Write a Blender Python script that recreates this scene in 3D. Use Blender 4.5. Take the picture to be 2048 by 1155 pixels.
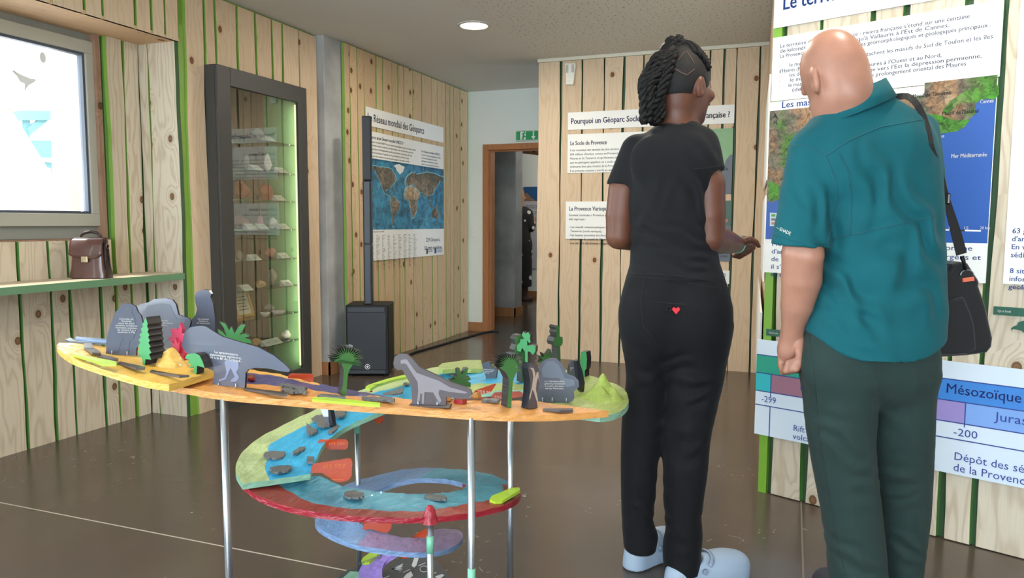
import bpy, bmesh, math, random
import numpy as np
from mathutils import Matrix, Vector
random.seed(7); rng = np.random.default_rng(7)
for o in list(bpy.data.objects): bpy.data.objects.remove(o)
SC = bpy.context.scene; COL = SC.collection

# ------------------------------------------------------------------ camera
F = 1486.0; TILT = math.atan(133/F); ROLL = .0045; YAW = math.radians(20.6); CH = 1.17
MC = Matrix.Rotation(YAW, 3, 'Z') @ Matrix.Rotation(math.pi/2-TILT, 3, 'X') @ Matrix.Rotation(ROLL, 3, 'Z')
cd = bpy.data.cameras.new('camera'); cam = bpy.data.objects.new('camera', cd); COL.objects.link(cam)
cam.matrix_world = Matrix.Translation((0, 0, CH)) @ MC.to_4x4()
cd.sensor_fit = 'HORIZONTAL'; cd.sensor_width = 36; cd.lens = 36*F/2048; cd.clip_start = .05; cd.clip_end = 200
SC.camera = cam

# ------------------------------------------------------------------ world, sun, daylight, exposure
wd = bpy.data.worlds.new('sky'); SC.world = wd; wd.use_nodes = True
nt = wd.node_tree; bg = nt.nodes['Background']
bg.inputs[0].default_value = (.80, .90, 1.0, 1); bg.inputs[1].default_value = 6.0
def lamp(name, kind, energy, color, loc, rot=(0, 0, 0), **kw):
    l = bpy.data.lights.new(name, kind); l.energy = energy; l.color = color
    for k, v in kw.items(): setattr(l, k, v)
    o = bpy.data.objects.new(name, l); COL.objects.link(o); o.location = loc; o.rotation_euler = rot
    return o
sun = lamp('sun', 'SUN', 24.0, (1, .90, .76), (-8, 0, 9), angle=.009)
sun.rotation_euler = Vector((.50, .16, -.85)).to_track_quat('-Z', 'Y').to_euler()
# daylight entering by the two glazed openings behind the camera and by the window in view
lamp('daylight_glazing_rear', 'AREA', 108, (.83, .92, 1), (-.3, -2.85, 1.45), (math.radians(90), 0, 0), shape='RECTANGLE', size=4.4, size_y=2.0)
lamp('daylight_glazing_left', 'AREA', 60, (.83, .92, 1), (-3.52, -.6, 1.5), (0, math.radians(-90), 0), shape='RECTANGLE', size=1.6, size_y=2.2)
lamp('daylight_window', 'AREA', 18, (.95, .97, 1), (-3.86, 2.4, 1.65), (0, math.radians(-90), 0), shape='RECTANGLE', size=.9, size_y=1.3)
vs = SC.view_settings; vs.view_transform = 'Standard'; vs.look = 'None'; vs.gamma = 1; vs.use_curve_mapping = False
vs.exposure = 0.22

# ------------------------------------------------------------------ pixels to points
O3 = Vector((0, 0, CH)); FW = Vector((-math.sin(YAW), math.cos(YAW), 0)); RT = Vector((math.cos(YAW), math.sin(YAW), 0))
def ray(px, py): return MC @ Vector(((px-1024)/F, -(py-577.5)/F, -1))
def atz(px, py, z=0):
    d = ray(px, py); return O3 + d*((z-CH)/d.z)
def onP(px, py, p, n):
    d = ray(px, py); n = Vector(n); return O3 + d*((Vector(p)-O3).dot(n)/d.dot(n))
def atD(px, py, D): return onP(px, py, FW*D, FW)
def uvz(px, py, D):
    p = atD(px, py, D); return np.array([p.dot(RT), D, p.z])

# ------------------------------------------------------------------ object helpers
def link(o, parent=None):
    COL.objects.link(o)
    if parent is not None: o.parent = parent
    return o
def tag(o, label=None, cat=None, group=None, kind=None):
    if label: o['label'] = label
    if cat: o['category'] = cat
    if group: o['group'] = group
    if kind: o['kind'] = kind
    return o
def empty(name, loc=(0, 0, 0), rz=0.0, label=None, cat=None, group=None):
    o = bpy.data.objects.new(name, None); o.empty_display_size = .05
    o.location = loc; o.rotation_euler = (0, 0, rz); link(o); return tag(o, label, cat, group)
class MB:
    def __init__(s): s.v = []; s.f = []; s.m = []; s.sm = []
    def add(s, vs, fs, m=0, smooth=False):
        b = len(s.v); s.v += [tuple(v) for v in vs]
        for f in fs: s.f.append(tuple(b+i for i in f)); s.m.append(m); s.sm.append(smooth)
        return s
    def box(s, a, b, m=0):
        (x0, y0, z0), (x1, y1, z1) = a, b
        return s.add([(x0,y0,z0),(x1,y0,z0),(x1,y1,z0),(x0,y1,z0),(x0,y0,z1),(x1,y0,z1),(x1,y1,z1),(x0,y1,z1)],
              [(0,3,2,1),(4,5,6,7),(0,1,5,4),(1,2,6,5),(2,3,7,6),(3,0,4,7)], m)
    def prism(s, poly, y0, y1, m=0, ms=None):
        """polygon given in (x,z), extruded from y0 (front) to y1"""
        n = len(poly); ar = sum(poly[i][0]*poly[(i+1)%n][1]-poly[(i+1)%n][0]*poly[i][1] for i in range(n))
        if ar < 0: poly = poly[::-1]
        vs = [(p[0], y0, p[1]) for p in poly]+[(p[0], y1, p[1]) for p in poly]
        s.add(vs, [tuple(range(n)), tuple(range(2*n-1, n-1, -1))], m)
        b = len(s.v)-2*n
        for i in range(n):
            j = (i+1) % n; s.f.append((b+i, b+n+i, b+n+j, b+j)); s.m.append(m if ms is None else ms); s.sm.append(False)
        return s
    def slab(s, poly, z0, z1, m=0, ms=None):
        n = len(poly); ar = sum(poly[i][0]*poly[(i+1)%n][1]-poly[(i+1)%n][0]*poly[i][1] for i in range(n))
        if ar < 0: poly = poly[::-1]
        vs = [(p[0], p[1], z1) for p in poly]+[(p[0], p[1], z0) for p in poly]
        b = len(s.v); s.add(vs, [tuple(range(n)), tuple(range(2*n-1, n-1, -1))], m)
        for i in range(n):
            j = (i+1) % n; s.f.append((b+i, b+n+i, b+n+j, b+j)); s.m.append(m if ms is None else ms); s.sm.append(False)
        return s
    def tube(s, pts, r, seg=10, m=0, cap=True, flat=1.0):
        pts = [Vector(p) for p in pts]; rs = r if isinstance(r, (list, tuple)) else [r]*len(pts)
        b = len(s.v); n = len(pts); up = None
        for i, p in enumerate(pts):
            t = (pts[min(i+1, n-1)]-pts[max(i-1, 0)]).normalized()
            if up is None: up = t.orthogonal().normalized()
            up = (up-t*up.dot(t)); up = up.normalized() if up.length > 1e-6 else t.orthogonal().normalized()
            w = t.cross(up)
            for k in range(seg):
                a = 2*math.pi*k/seg; s.v.append(tuple(p+(up*math.cos(a)*flat+w*math.sin(a))*rs[i]))
        for i in range(n-1):
            for k in range(seg):
                k2 = (k+1) % seg; s.f.append((b+i*seg+k, b+i*seg+k2, b+(i+1)*seg+k2, b+(i+1)*seg+k)); s.m.append(m); s.sm.append(True)
        if cap:
            s.f.append(tuple(b+k for k in range(seg))[::-1]); s.m.append(m); s.sm.append(False)
            s.f.append(tuple(b+(n-1)*seg+k for k in range(seg))); s.m.append(m); s.sm.append(False)
        return s
    def lathe(s, prof, seg=24, c=(0, 0), m=0):
        b = len(s.v)
        for r, z in prof:
            for k in range(seg):
                a = 2*math.pi*k/seg; s.v.append((c[0]+r*math.cos(a), c[1]+r*math.sin(a), z))
        for i in range(len(prof)-1):
            for k in range(seg):
                k2 = (k+1) % seg; s.f.append((b+i*seg+k, b+i*seg+k2, b+(i+1)*seg+k2, b+(i+1)*seg+k)); s.m.append(m); s.sm.append(True)
        return s
    def grid(s, rows, m=0, smooth=True, closed=False):
        b = len(s.v); nr = len(rows); nc = len(rows[0])
        for r in rows: s.v += [tuple(p) for p in r]
        for i in range(nr-1):
            for k in range(nc if closed else nc-1):
                k2 = (k+1) % nc
                s.f.append((b+i*nc+k, b+i*nc+k2, b+(i+1)*nc+k2, b+(i+1)*nc+k)); s.m.append(m if not callable(m) else m(i, k)); s.sm.append(smooth)
        return s
    def mesh(s, name, mats):
        me = bpy.data.meshes.new(name); me.from_pydata(s.v, [], s.f)
        for mt in (mats if isinstance(mats, (list, tuple)) else [mats]): me.materials.append(mt)
        me.polygons.foreach_set('material_index', s.m); me.polygons.foreach_set('use_smooth', s.sm); me.update()
        return me
    def build(s, name, mats, parent=None, bevel=0.0, fix=False):
        me = s.mesh(name, mats)
        if fix:
            bm = bmesh.new(); bm.from_mesh(me); bmesh.ops.recalc_face_normals(bm, faces=bm.faces); bm.to_mesh(me); bm.free()
        o = link(bpy.data.objects.new(name, me), parent)
        if bevel:
            md = o.modifiers.new('bevel', 'BEVEL'); md.width = bevel; md.segments = 2; md.limit_method = 'ANGLE'
        return o

# ------------------------------------------------------------------ materials
def newmat(name):
    m = bpy.data.materials.new(name); m.use_nodes = True; n = m.node_tree.nodes; l = m.node_tree.links
    return m, n, l, n['Principled BSDF']
def lin(c): return tuple(((v/255)/12.92 if v/255 <= .04045 else ((v/255+.055)/1.055)**2.4) for v in c)
MATS = {}
def pm(name, rgb, rough=.5, var=.08, scale=30., bump=0., metal=0., spec=.5, stretch=(1, 1, 1), coat=0., alpha=None, emit=0., trans=0.):
    if name in MATS: return MATS[name]
    m, n, l, b = newmat(name); c = lin(rgb)
    tc = n.new('ShaderNodeTexCoord'); mp = n.new('ShaderNodeMapping'); mp.inputs['Scale'].default_value = stretch
    no = n.new('ShaderNodeTexNoise'); no.inputs['Scale'].default_value = scale; no.inputs['Detail'].default_value = 4
    l.new(tc.outputs['Object'], mp.inputs[0]); l.new(mp.outputs[0], no.inputs[0])
    mx = n.new('ShaderNodeMix'); mx.data_type = 'RGBA'
    mx.inputs[6].default_value = (*[v*(1-var) for v in c], 1); mx.inputs[7].default_value = (*[min(1, v*(1+var)) for v in c], 1)
    l.new(no.outputs['Fac'], mx.inputs[0]); l.new(mx.outputs[2], b.inputs['Base Color'])
    b.inputs['Roughness'].default_value = rough; b.inputs['Metallic'].default_value = metal; b.inputs['Specular IOR Level'].default_value = spec
    b.inputs['Coat Weight'].default_value = coat
    if alpha is not None: b.inputs['Alpha'].default_value = alpha
    if trans: b.inputs['Transmission Weight'].default_value = trans
    if emit: b.inputs['Emission Color'].default_value = (*c, 1); b.inputs['Emission Strength'].default_value = emit
    if bump:
        bp = n.new('ShaderNodeBump'); bp.inputs['Strength'].default_value = bump; bp.inputs['Distance'].default_value = .01
        l.new(no.outputs['Fac'], bp.inputs['Height']); l.new(bp.outputs[0], b.inputs['Normal'])
    MATS[name] = m; return m
def mathn(n, l, op, a, b=None, c=None):
    x = n.new('ShaderNodeMath'); x.operation = op
    for i, v in enumerate((a, b, c)):
        if v is None: continue
        if isinstance(v, (int, float)): x.inputs[i].default_value = v
        else: l.new(v, x.inputs[i])
    return x.outputs[0]
def mixc(n, l, fac, a, b):
    x = n.new('ShaderNodeMix'); x.data_type = 'RGBA'
    for i, v in ((0, fac), (6, a), (7, b)):
        if isinstance(v, (int, float)): x.inputs[i].default_value = v
        elif isinstance(v, tuple): x.inputs[i].default_value = (*v, 1)
        else: l.new(v, x.inputs[i])
    return x.outputs[2]
def sstep(n, l, v, e0, e1):
    x = n.new('ShaderNodeMapRange'); x.interpolation_type = 'SMOOTHSTEP'
    x.inputs[1].default_value = e0; x.inputs[2].default_value = e1; l.new(v, x.inputs[0]); return x.outputs[0]
def wood(name, light, dark, knot, knots=.70, grain=.5, axis='xz', freq=62.):
    m, n, l, b = newmat(name)
    tc = n.new('ShaderNodeTexCoord'); oi = n.new('ShaderNodeObjectInfo'); sp = n.new('ShaderNodeSeparateXYZ')
    l.new(tc.outputs['Object'], sp.inputs[0])
    r = mathn(n, l, 'MULTIPLY', oi.outputs['Random'], 37.0)
    X = mathn(n, l, 'ADD', sp.outputs['XYZ'.index(axis[0].upper())], r); Z = mathn(n, l, 'ADD', sp.outputs['XYZ'.index(axis[1].upper())], mathn(n, l, 'MULTIPLY', r, 1.7))
    def comb(sx, sz):
        c = n.new('ShaderNodeCombineXYZ'); l.new(mathn(n, l, 'MULTIPLY', X, sx), c.inputs[0]); l.new(mathn(n, l, 'MULTIPLY', Z, sz), c.inputs[1]); return c.outputs[0]
    vo = n.new('ShaderNodeTexVoronoi'); vo.voronoi_dimensions = '2D'; vo.inputs['Scale'].default_value = 1; l.new(comb(6.0, 4.6), vo.inputs['Vector'])
    d = vo.outputs['Distance']; sc = n.new('ShaderNodeSeparateColor'); l.new(vo.outputs['Color'], sc.inputs[0])
    mask = mathn(n, l, 'GREATER_THAN', sc.outputs[0], knots)
    no = n.new('ShaderNodeTexNoise'); no.noise_dimensions = '2D'; no.inputs['Scale'].default_value = 1; no.inputs['Detail'].default_value = 3; l.new(comb(5.0, .9), no.inputs['Vector'])
    halo = mathn(n, l, 'MULTIPLY', mathn(n, l, 'POWER', 2.718, mathn(n, l, 'MULTIPLY', d, -6.5)), mask)
    g = mathn(n, l, 'ADD', mathn(n, l, 'ADD', mathn(n, l, 'MULTIPLY', X, freq), mathn(n, l, 'MULTIPLY', no.outputs['Fac'], 26.0)), mathn(n, l, 'MULTIPLY', halo, 20.0))
    g = mathn(n, l, 'MULTIPLY_ADD', mathn(n, l, 'SINE', mathn(n, l, 'MULTIPLY', g, 2.2)), .5, .5)
    g = mathn(n, l, 'POWER', g, 3.0)
    fine = n.new('ShaderNodeTexNoise'); fine.noise_dimensions = '2D'; fine.inputs['Scale'].default_value = 1; fine.inputs['Detail'].default_value = 3; l.new(comb(230, 6), fine.inputs['Vector'])
    g2 = mathn(n, l, 'MULTIPLY_ADD', fine.outputs['Fac'], .30, mathn(n, l, 'MULTIPLY', g, grain*.62))
    col = mixc(n, l, g2, light, dark)
    tone = mathn(n, l, 'MULTIPLY_ADD', oi.outputs['Random'], .26, .0)
    col = mixc(n, l, tone, col, tuple(v*.80 for v in dark))
    col = mixc(n, l, mathn(n, l, 'MULTIPLY', sstep(n, l, d, .22, .10), mathn(n, l, 'MULTIPLY', mask, .40)), col, dark)
    km = mathn(n, l, 'MULTIPLY', sstep(n, l, d, .105, .085), mask)
    kc = mixc(n, l, sstep(n, l, d, .10, .03), tuple(v*.55 for v in knot), knot)
    col = mixc(n, l, km, col, kc)
    l.new(col, b.inputs['Base Color']); b.inputs['Roughness'].default_value = .62; b.inputs['Specular IOR Level'].default_value = .3
    bp = n.new('ShaderNodeBump'); bp.inputs['Strength'].default_value = .12; bp.inputs['Distance'].default_value = .004; l.new(g2, bp.inputs['Height']); l.new(bp.outputs[0], b.inputs['Normal'])
    MATS[name] = m; return m
def thin_glass(name, tint=(1, 1, 1), refl=.10, rough=.0, fk=.8):
    m, n, l, b = newmat(name); n.remove(b); out = n['Material Output']
    t = n.new('ShaderNodeBsdfTransparent'); t.inputs[0].default_value = (*tint, 1)
    g = n.new('ShaderNodeBsdfGlossy'); g.inputs['Roughness'].default_value = rough
    fr = n.new('ShaderNodeFresnel'); fr.inputs[0].default_value = 1.5
    f = mathn(n, l, 'MULTIPLY_ADD', fr.outputs[0], fk, refl); mx = n.new('ShaderNodeMixShader')
    l.new(f, mx.inputs[0]); l.new(t.outputs[0], mx.inputs[1]); l.new(g.outputs[0], mx.inputs[2]); l.new(mx.outputs[0], out.inputs[0])
    MATS[name] = m; return m
PINE = wood('pine', lin((224, 204, 176)), lin((182, 148, 110)), lin((132, 84, 52)), .80, .36)
PINE_KNOTTY = wood('pine_knotty', lin((214, 190, 156)), lin((168, 130, 92)), lin((112, 72, 46)), .68, .40)
PINE_WHITE = wood('pine_whitewashed', lin((222, 212, 192)), lin((168, 146, 116)), lin((130, 96, 68)), .74, .60)
OAK = wood('oak_trim', lin((176, 126, 84)), lin((130, 84, 50)), lin((90, 56, 34)), .97, .45)
REDTRIM = wood('varnished_trim', lin((180, 122, 80)), lin((138, 86, 52)), lin((96, 60, 36)), .97, .4)
SOFFIT = wood('pine_soffit', lin((226, 196, 160)), lin((180, 132, 92)), lin((130, 82, 50)), .9, .4, 'xy')
G_BRIGHT = pm('paint_green_bright', (124, 162, 64), .5, .12, 8)
G_MID = pm('paint_green_mid', (88, 136, 66), .5, .12, 8)
G_DARK = pm('paint_green_dark', (50, 84, 52), .5, .12, 8)
G_SHELF = pm('paint_shelf_edge', (104, 146, 110), .5, .08, 8)
WHITEWALL = pm('white_paint', (226, 232, 226), .85, .02, 6)
CONC = pm('raw_concrete', (158, 160, 160), .8, .62, 3.2, .35)
WHITE_PANEL = pm('panel_white', (236, 238, 236), .45, .01, 4)
INK = pm('ink_navy', (46, 68, 146), .6, .04)
INKD = pm('ink_dark', (52, 58, 92), .6, .04)
INKB = pm('ink_black', (34, 34, 38), .6, .04)
INKW = pm('ink_white', (240, 240, 238), .6, .02)
INKBLUE = pm('ink_blue', (38, 82, 160), .6, .04)
BLACKP = pm('black_plastic', (18, 19, 22), .5, .1, spec=.3)
STEEL = pm('galvanised_steel', (176, 184, 192), .28, .06, 40, metal=.9)

# ------------------------------------------------------------------ flat lettering
def text(parent, body, h, x, z, y, mat, width=None, align='LEFT', mirror=False, bold=0.007, line=1.0, name='lettering', shear=0.0):
    """body text, letter height h (cap), placed with its first baseline at local (x, z), facing local -y"""
    cu = bpy.data.curves.new('t', 'FONT'); cu.body = body; cu.size = 1.0; cu.align_x = align; cu.resolution_u = 2; cu.space_line = line; cu.shear = shear
    ob = bpy.data.objects.new('t', cu); me = bpy.data.meshes.new_from_object(ob)
    bpy.data.objects.remove(ob); bpy.data.curves.remove(cu)
    n = len(me.vertices); co = np.empty(n*3); me.vertices.foreach_get('co', co); co = co.reshape(-1, 3)
    if n == 0: return None
    k = h/.70; co[:, 2] = 0; co *= k; sx = 1.0
    if width:
        w = co[:, 0].max()-co[:, 0].min(); sx = width/max(w, 1e-6)
    co[:, 0] *= sx*(-1 if mirror else 1)
    out = np.zeros_like(co); out[:, 0] = x+co[:, 0]; out[:, 1] = y; out[:, 2] = z+co[:, 1]
    me.vertices.foreach_set('co', out.ravel())
    if bold:   # heavier strokes: the letters again, a hair to each side
        bm = bmesh.new(); bm.from_mesh(me); e_ = bold*h*1.6
        for dx, dz in ((e_, 0), (-e_, 0), (0, e_*.6), (0, -e_*.6)):
            r_ = bmesh.ops.duplicate(bm, geom=bm.faces[:len(me.polygons)]); bmesh.ops.translate(bm, vec=(dx, 0, dz), verts=[g for g in r_['geom'] if isinstance(g, bmesh.types.BMVert)]); bm.faces.ensure_lookup_table()
        bm.to_mesh(me); bm.free()
    me.materials.clear(); me.materials.append(mat); me.name = name
    me.update()
    return link(bpy.data.objects.new(name, me), parent)

# ================================================================== THE ROOM
ZC = 2.54
class Wall:
    """local x along the wall, z up, -y towards the room; d = how far the measured front stands before the backing"""
    def __init__(s, name, org, ang, kind='structure', label=None):
        s.o = Vector((*org, 0)); s.a = ang; s.ux = Vector((math.cos(ang), math.sin(ang), 0)); s.n = Vector((math.sin(ang), -math.cos(ang), 0))
        s.name = name; s.mb = MB(); s.label = label
    def sz(s, px, py, d=.022):
        p = onP(px, py, s.o+s.n*d, s.n); return (p-s.o).dot(s.ux), p.z
    def finish(s, mat):
        o = s.mb.build(s.name, mat); o.location = s.o; o.rotation_euler = (0, 0, s.a); tag(o, s.label, kind='structure'); s.ob = o; return o
def board(wall, s0, s1, z0, z1, mats, thick=.022, amp=.005, gap=.009, bev=.005, wl=True, wr=True):
    n = max(3, int((z1-z0)/.11)); ph = [random.uniform(0, 6.28) for _ in range(6)]
    zs = [z0+(z1-z0)*i/n for i in range(n+1)]
    def wob(z, k): return amp*(math.sin(z*2.3+ph[k])+.55*math.sin(z*6.1+ph[k+1])+.3*math.sin(z*15+ph[k+2]))
    L = [s0+gap+(wob(z, 0) if wl else 0) for z in zs]; R = [s1-gap+(wob(z, 3) if wr else 0) for z in zs]
    mb = MB(); t = thick+random.uniform(-.001, .001)
    rows = [[(L[i]-bev, 0, z), (L[i], -t, z), (R[i], -t, z), (R[i]+bev, 0, z)] for i, z in enumerate(zs)]
    mb.grid(rows, m=lambda i, k: 0 if k == 1 else 1, smooth=False)
    mb.add([rows[0][0], rows[0][1], rows[0][2], rows[0][3]], [(3, 2, 1, 0)]); mb.add(rows[-1], [(0, 1, 2, 3)])
    return mb.build('board', mats, wall.ob)

# floor and ceiling
def floor_mat():
    m, n, l, b = newmat('polished_concrete_floor'); tc = n.new('ShaderNodeTexCoord')
    a = n.new('ShaderNodeTexNoise'); a.inputs['Scale'].default_value = 1.3; a.inputs['Detail'].default_value = 6; l.new(tc.outputs['Object'], a.inputs[0])
    c = n.new('ShaderNodeTexNoise'); c.inputs['Scale'].default_value = 24; c.inputs['Detail'].default_value = 8; c.inputs['Distortion'].default_value = 1.2; l.new(tc.outputs['Object'], c.inputs[0])
    col = mixc(n, l, a.outputs['Fac'], lin((74, 64, 56)), lin((96, 85, 76)))
    sc = mathn(n, l, 'MULTIPLY', sstep(n, l, c.outputs['Fac'], .63, .74), sstep(n, l, a.outputs['Fac'], .5, .62))
    col = mixc(n, l, mathn(n, l, 'MULTIPLY', sc, .55), col, lin((168, 158, 148)))
    l.new(col, b.inputs['Base Color'])
    r = mathn(n, l, 'MULTIPLY_ADD', a.outputs['Fac'], .16, mathn(n, l, 'MULTIPLY_ADD', sc, .25, .12)); l.new(r, b.inputs['Roughness'])
    b.inputs['Specular IOR Level'].default_value = .42
    return m
FLOOR = MB().box((-4.9, -3.3, -.12), (4.6, 13.0, 0)).build('floor', floor_mat()); tag(FLOOR, 'dark brown polished concrete floor', kind='structure')
JM = pm('joint_filler', (176, 166, 152), .7)
MB().box((-3.6, 2.057, .0002), (3.5, 2.063, .0008)).build('joint', JM, FLOOR)
MB().box((.072, 2.063, .0002), (.078, 3.30, .0008)).build('joint', pm('joint_dark', (120, 108, 96), .7), FLOOR)
MB().box((-3.2, 6.03, .0002), (-2.05, 6.034, .0008)).build('joint', MATS['joint_dark'], FLOOR)
CE = MB().box((-3.86, -3.3, ZC), (4.6, 7.4, ZC+.1)).box((-6.2, 7.4, ZC), (4.6, 13.0, ZC+.1)).build('ceiling', pm('ceiling_plaster', (214, 212, 205), .9, .02, 3)); tag(CE, 'white plastered ceiling', kind='structure')
def perf_mat():
    m, n, l, b = newmat('perforated_plaster'); tc = n.new('ShaderNodeTexCoord')
    vo = n.new('ShaderNodeTexVoronoi'); vo.voronoi_dimensions = '2D'; vo.inputs['Scale'].default_value = 22; vo.inputs['Randomness'].default_value = .8; l.new(tc.outputs['Object'], vo.inputs['Vector'])
    sc = n.new('ShaderNodeSeparateColor'); l.new(vo.outputs['Color'], sc.inputs[0])
    rad = mathn(n, l, 'MULTIPLY_ADD', sc.outputs[0], .08, .05)
    h = mathn(n, l, 'LESS_THAN', vo.outputs['Distance'], rad)
    l.new(mixc(n, l, h, lin((214, 211, 203)), lin((128, 124, 116))), b.inputs['Base Color']); b.inputs['Roughness'].default_value = .9
    bp = n.new('ShaderNodeBump'); bp.inputs['Strength'].default_value = .8; bp.inputs['Distance'].default_value = .02; bp.invert = True; l.new(h, bp.inputs['Height']); l.new(bp.outputs[0], b.inputs['Normal'])
    return m
MB().box((-1.99, -2.0, ZC-.004), (3.0, 6.0, ZC)).build('perforated_panel', perf_mat(), CE)

# ---- window niche wall (left), faces +x; local x = world y
A90 = math.pi/2
WL = Wall('wall_left', (-3.652, 0), A90, label='whitewashed pine plank wall below and beside the window')
WL.mb.box((1.2, 0, 0), (3.43, .14, 1.06)); WL.mb.box((3.175, 0, 1.06), (3.43, .14, 2.3)); WL.mb.box((1.2, 0, 1.06), (1.65, .14, 2.3))
WL.finish(G_MID)
ss = [1.95, 2.23]+[WL.sz(x, 715)[0] for x in (45, 106, 145, 207, 237, 270)]
WINZ0 = WL.sz(100, 486)[1]
for i in range(len(ss)-2): board(WL, ss[i], ss[i+1], .0, 1.062, [PINE_WHITE, G_MID])
sR = WL.sz(232, 400)[0]; s2 = WL.sz(270, 715)[0]
board(WL, ss[-2], ss[-1], 0, 2.2, [PINE_WHITE, G_BRIGHT], gap=.011)
board(WL, ss[-1], 3.407, 0, 2.2, [PINE_WHITE, G_BRIGHT])
CLAD = MB(); CLAD.box((-3.86, 1.2, 0), (-3.80, 3.6, 1.06)).box((-3.86, 1.2, 2.22), (-3.80, 3.6, 2.54)).box((-3.86, 3.19, 1.06), (-3.80, 3.6, 2.22)).box((-3.86, 1.2, 1.06), (-3.80, 1.7, 2.22))
tag(CLAD.build('wall_outside', pm('render_white', (232, 230, 224), .9)), 'white outer face of the window wall', kind='structure')
# ---- reveal facing the camera
WR = Wall('wall_niche_end', (-3.652, 3.432), 0, label='narrow pine return at the end of the window niche')
WR.mb.box((-.14, 0, 0), (.30, .10, 2.3)); WR.finish(G_BRIGHT)
s3 = .085
board(WR, .018, s3, 0, 2.197, [PINE_WHITE, G_BRIGHT], gap=.004); board(WR, s3, .300, 0, 2.197, [PINE_WHITE, G_DARK], gap=.005)
# ---- cabinet wall, fascia above the niche; local x = world y
WC = Wall('wall_left_cabinet', (-3.362, 0), A90, label='pine plank wall around the display cabinet')
WC.mb.box((3.412, 0, 0), (3.632, .10, ZC)); WC.mb.box((4.448, 0, 0), (4.745, .10, ZC)); WC.mb.box((3.632, 0, 2.085), (4.448, .10, ZC)); WC.mb.box((1.2, 0, 2.215), (3.412, .12, ZC))
WC.finish(G_BRIGHT)
fs = [1.9, 2.2]+[WC.sz(x, 30)[0] for x in (104, 170, 206, 270, 302, 330, 358)]
for i in range(len(fs)-1): board(WC, fs[i], fs[i+1], 2.197, 2.525, [PINE, G_BRIGHT], amp=.003)
cs = [WC.sz(x, 60)[0] for x in (363, 409)]
board(WC, cs[0]+.022, cs[1], 0, 2.525, [PINE, G_BRIGHT])
c2 = [WC.sz(x, 70)[0] for x in (409, 431, 475, 511, 544, 564, 598, 631)]
for i in range(len(c2)-1):
    if i < 6: board(WC, c2[i], c2[i+1], 2.09, 2.525, [PINE, G_BRIGHT], amp=.003)
    else: board(WC, c2[i], c2[i+1]+.012, 2.09, 2.525, [PINE, PINE], amp=.002)
board(WC, 4.458, 4.758, 0, 2.09, [PINE, PINE], amp=.002)
# soffit of the niche
tag(MB().box((-3.74, 1.2, 2.197), (-3.342, 3.43, 2.214)).build('trim_1', SOFFIT), 'warm pine soffit over the window', kind='structure')
# ---- shelf across the niche
sh = empty('window_shelf', (-3.49, 2.3, .845), 0, 'long pine shelf with a green front edge below the window', 'shelf')
MB().box((-.145, -1.1, -.012), (.135, 1.108, .02)).build('shelf_board', PINE_WHITE, sh)
MB().box((.135, -1.1, -.016), (.150, 1.108, .02)).build('front_edge', G_SHELF, sh)
MB().box((-.06, 1.07, -.045), (.10, 1.107, -.012)).build('batten', PINE_WHITE, sh)
# ---- concrete pillar
PL = MB().box((-3.56, 4.76, 0), (-3.28, 5.005, ZC)).build('concrete_pillar', CONC, bevel=.006); tag(PL, 'raw concrete pillar between plank walls', kind='structure')
MB().box((-3.36, 4.748, 0), (-3.268, 4.760, .10)).box((-3.28, 4.748, 0), (-3.268, 5.0, .10)).build('skirting', OAK, PL)
# ---- map wall
WM = Wall('wall_left_far', (-3.272, 0), A90, label='pine plank wall behind the world map poster')
WM.mb.box((5.0, 0, 0), (7.33, .10, ZC)); WM.finish(G_BRIGHT)
xs = (687, 699, 714, 728, 752, 765, 784, 796, 807, 825, 843, 863, 874, 891, 900, 907, 920, 935)
ms = [WM.sz(x, 100+.39*(x-690)+20)[0] for x in xs]
for i in range(len(ms)-1): board(WM, ms[i], ms[i+1], 0, ZC-.012, [PINE_KNOTTY, G_BRIGHT], amp=.003, gap=.006, bev=.004)
# ---- back wall with the doorway
WB = Wall('wall_back', (0, 7.33), 0, label='white painted wall around the doorway')
WB.mb.box((-3.3, 0, 0), (-3.03, .15, ZC)); WB.mb.box((-3.03, 0, 1.94), (-2.1, .15, ZC)); WB.mb.box((-2.1, 0, 0), (.6, .15, ZC)); WB.finish(WHITEWALL)
tag(MB().box((-3.255, 7.316, 0), (-3.085, 7.33, .095)).build('baseboard_back', OAK), 'oak baseboard left of the doorway', kind='structure')
DF = empty('door_1', (-2.6, 7.33, 0)); tag(DF, 'varnished wooden door frame without a door leaf', kind='structure')
for a, b in (((-.485, -.025, 0), (-.42, .17, 1.985)), ((.42, -.025, 0), (.485, .17, 1.985))): MB().box(a, b).build('jamb', REDTRIM, DF, .004)
MB().box((-.42, -.025, 1.925), (.42, .17, 1.985)).build('door_head', REDTRIM, DF, .004)
MB().box((-.42, .03, 0), (-.405, .06, 1.925)).box((-.405, .03, 1.91), (.42, .06, 1.925)).build('door_stop', REDTRIM, DF)
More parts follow.
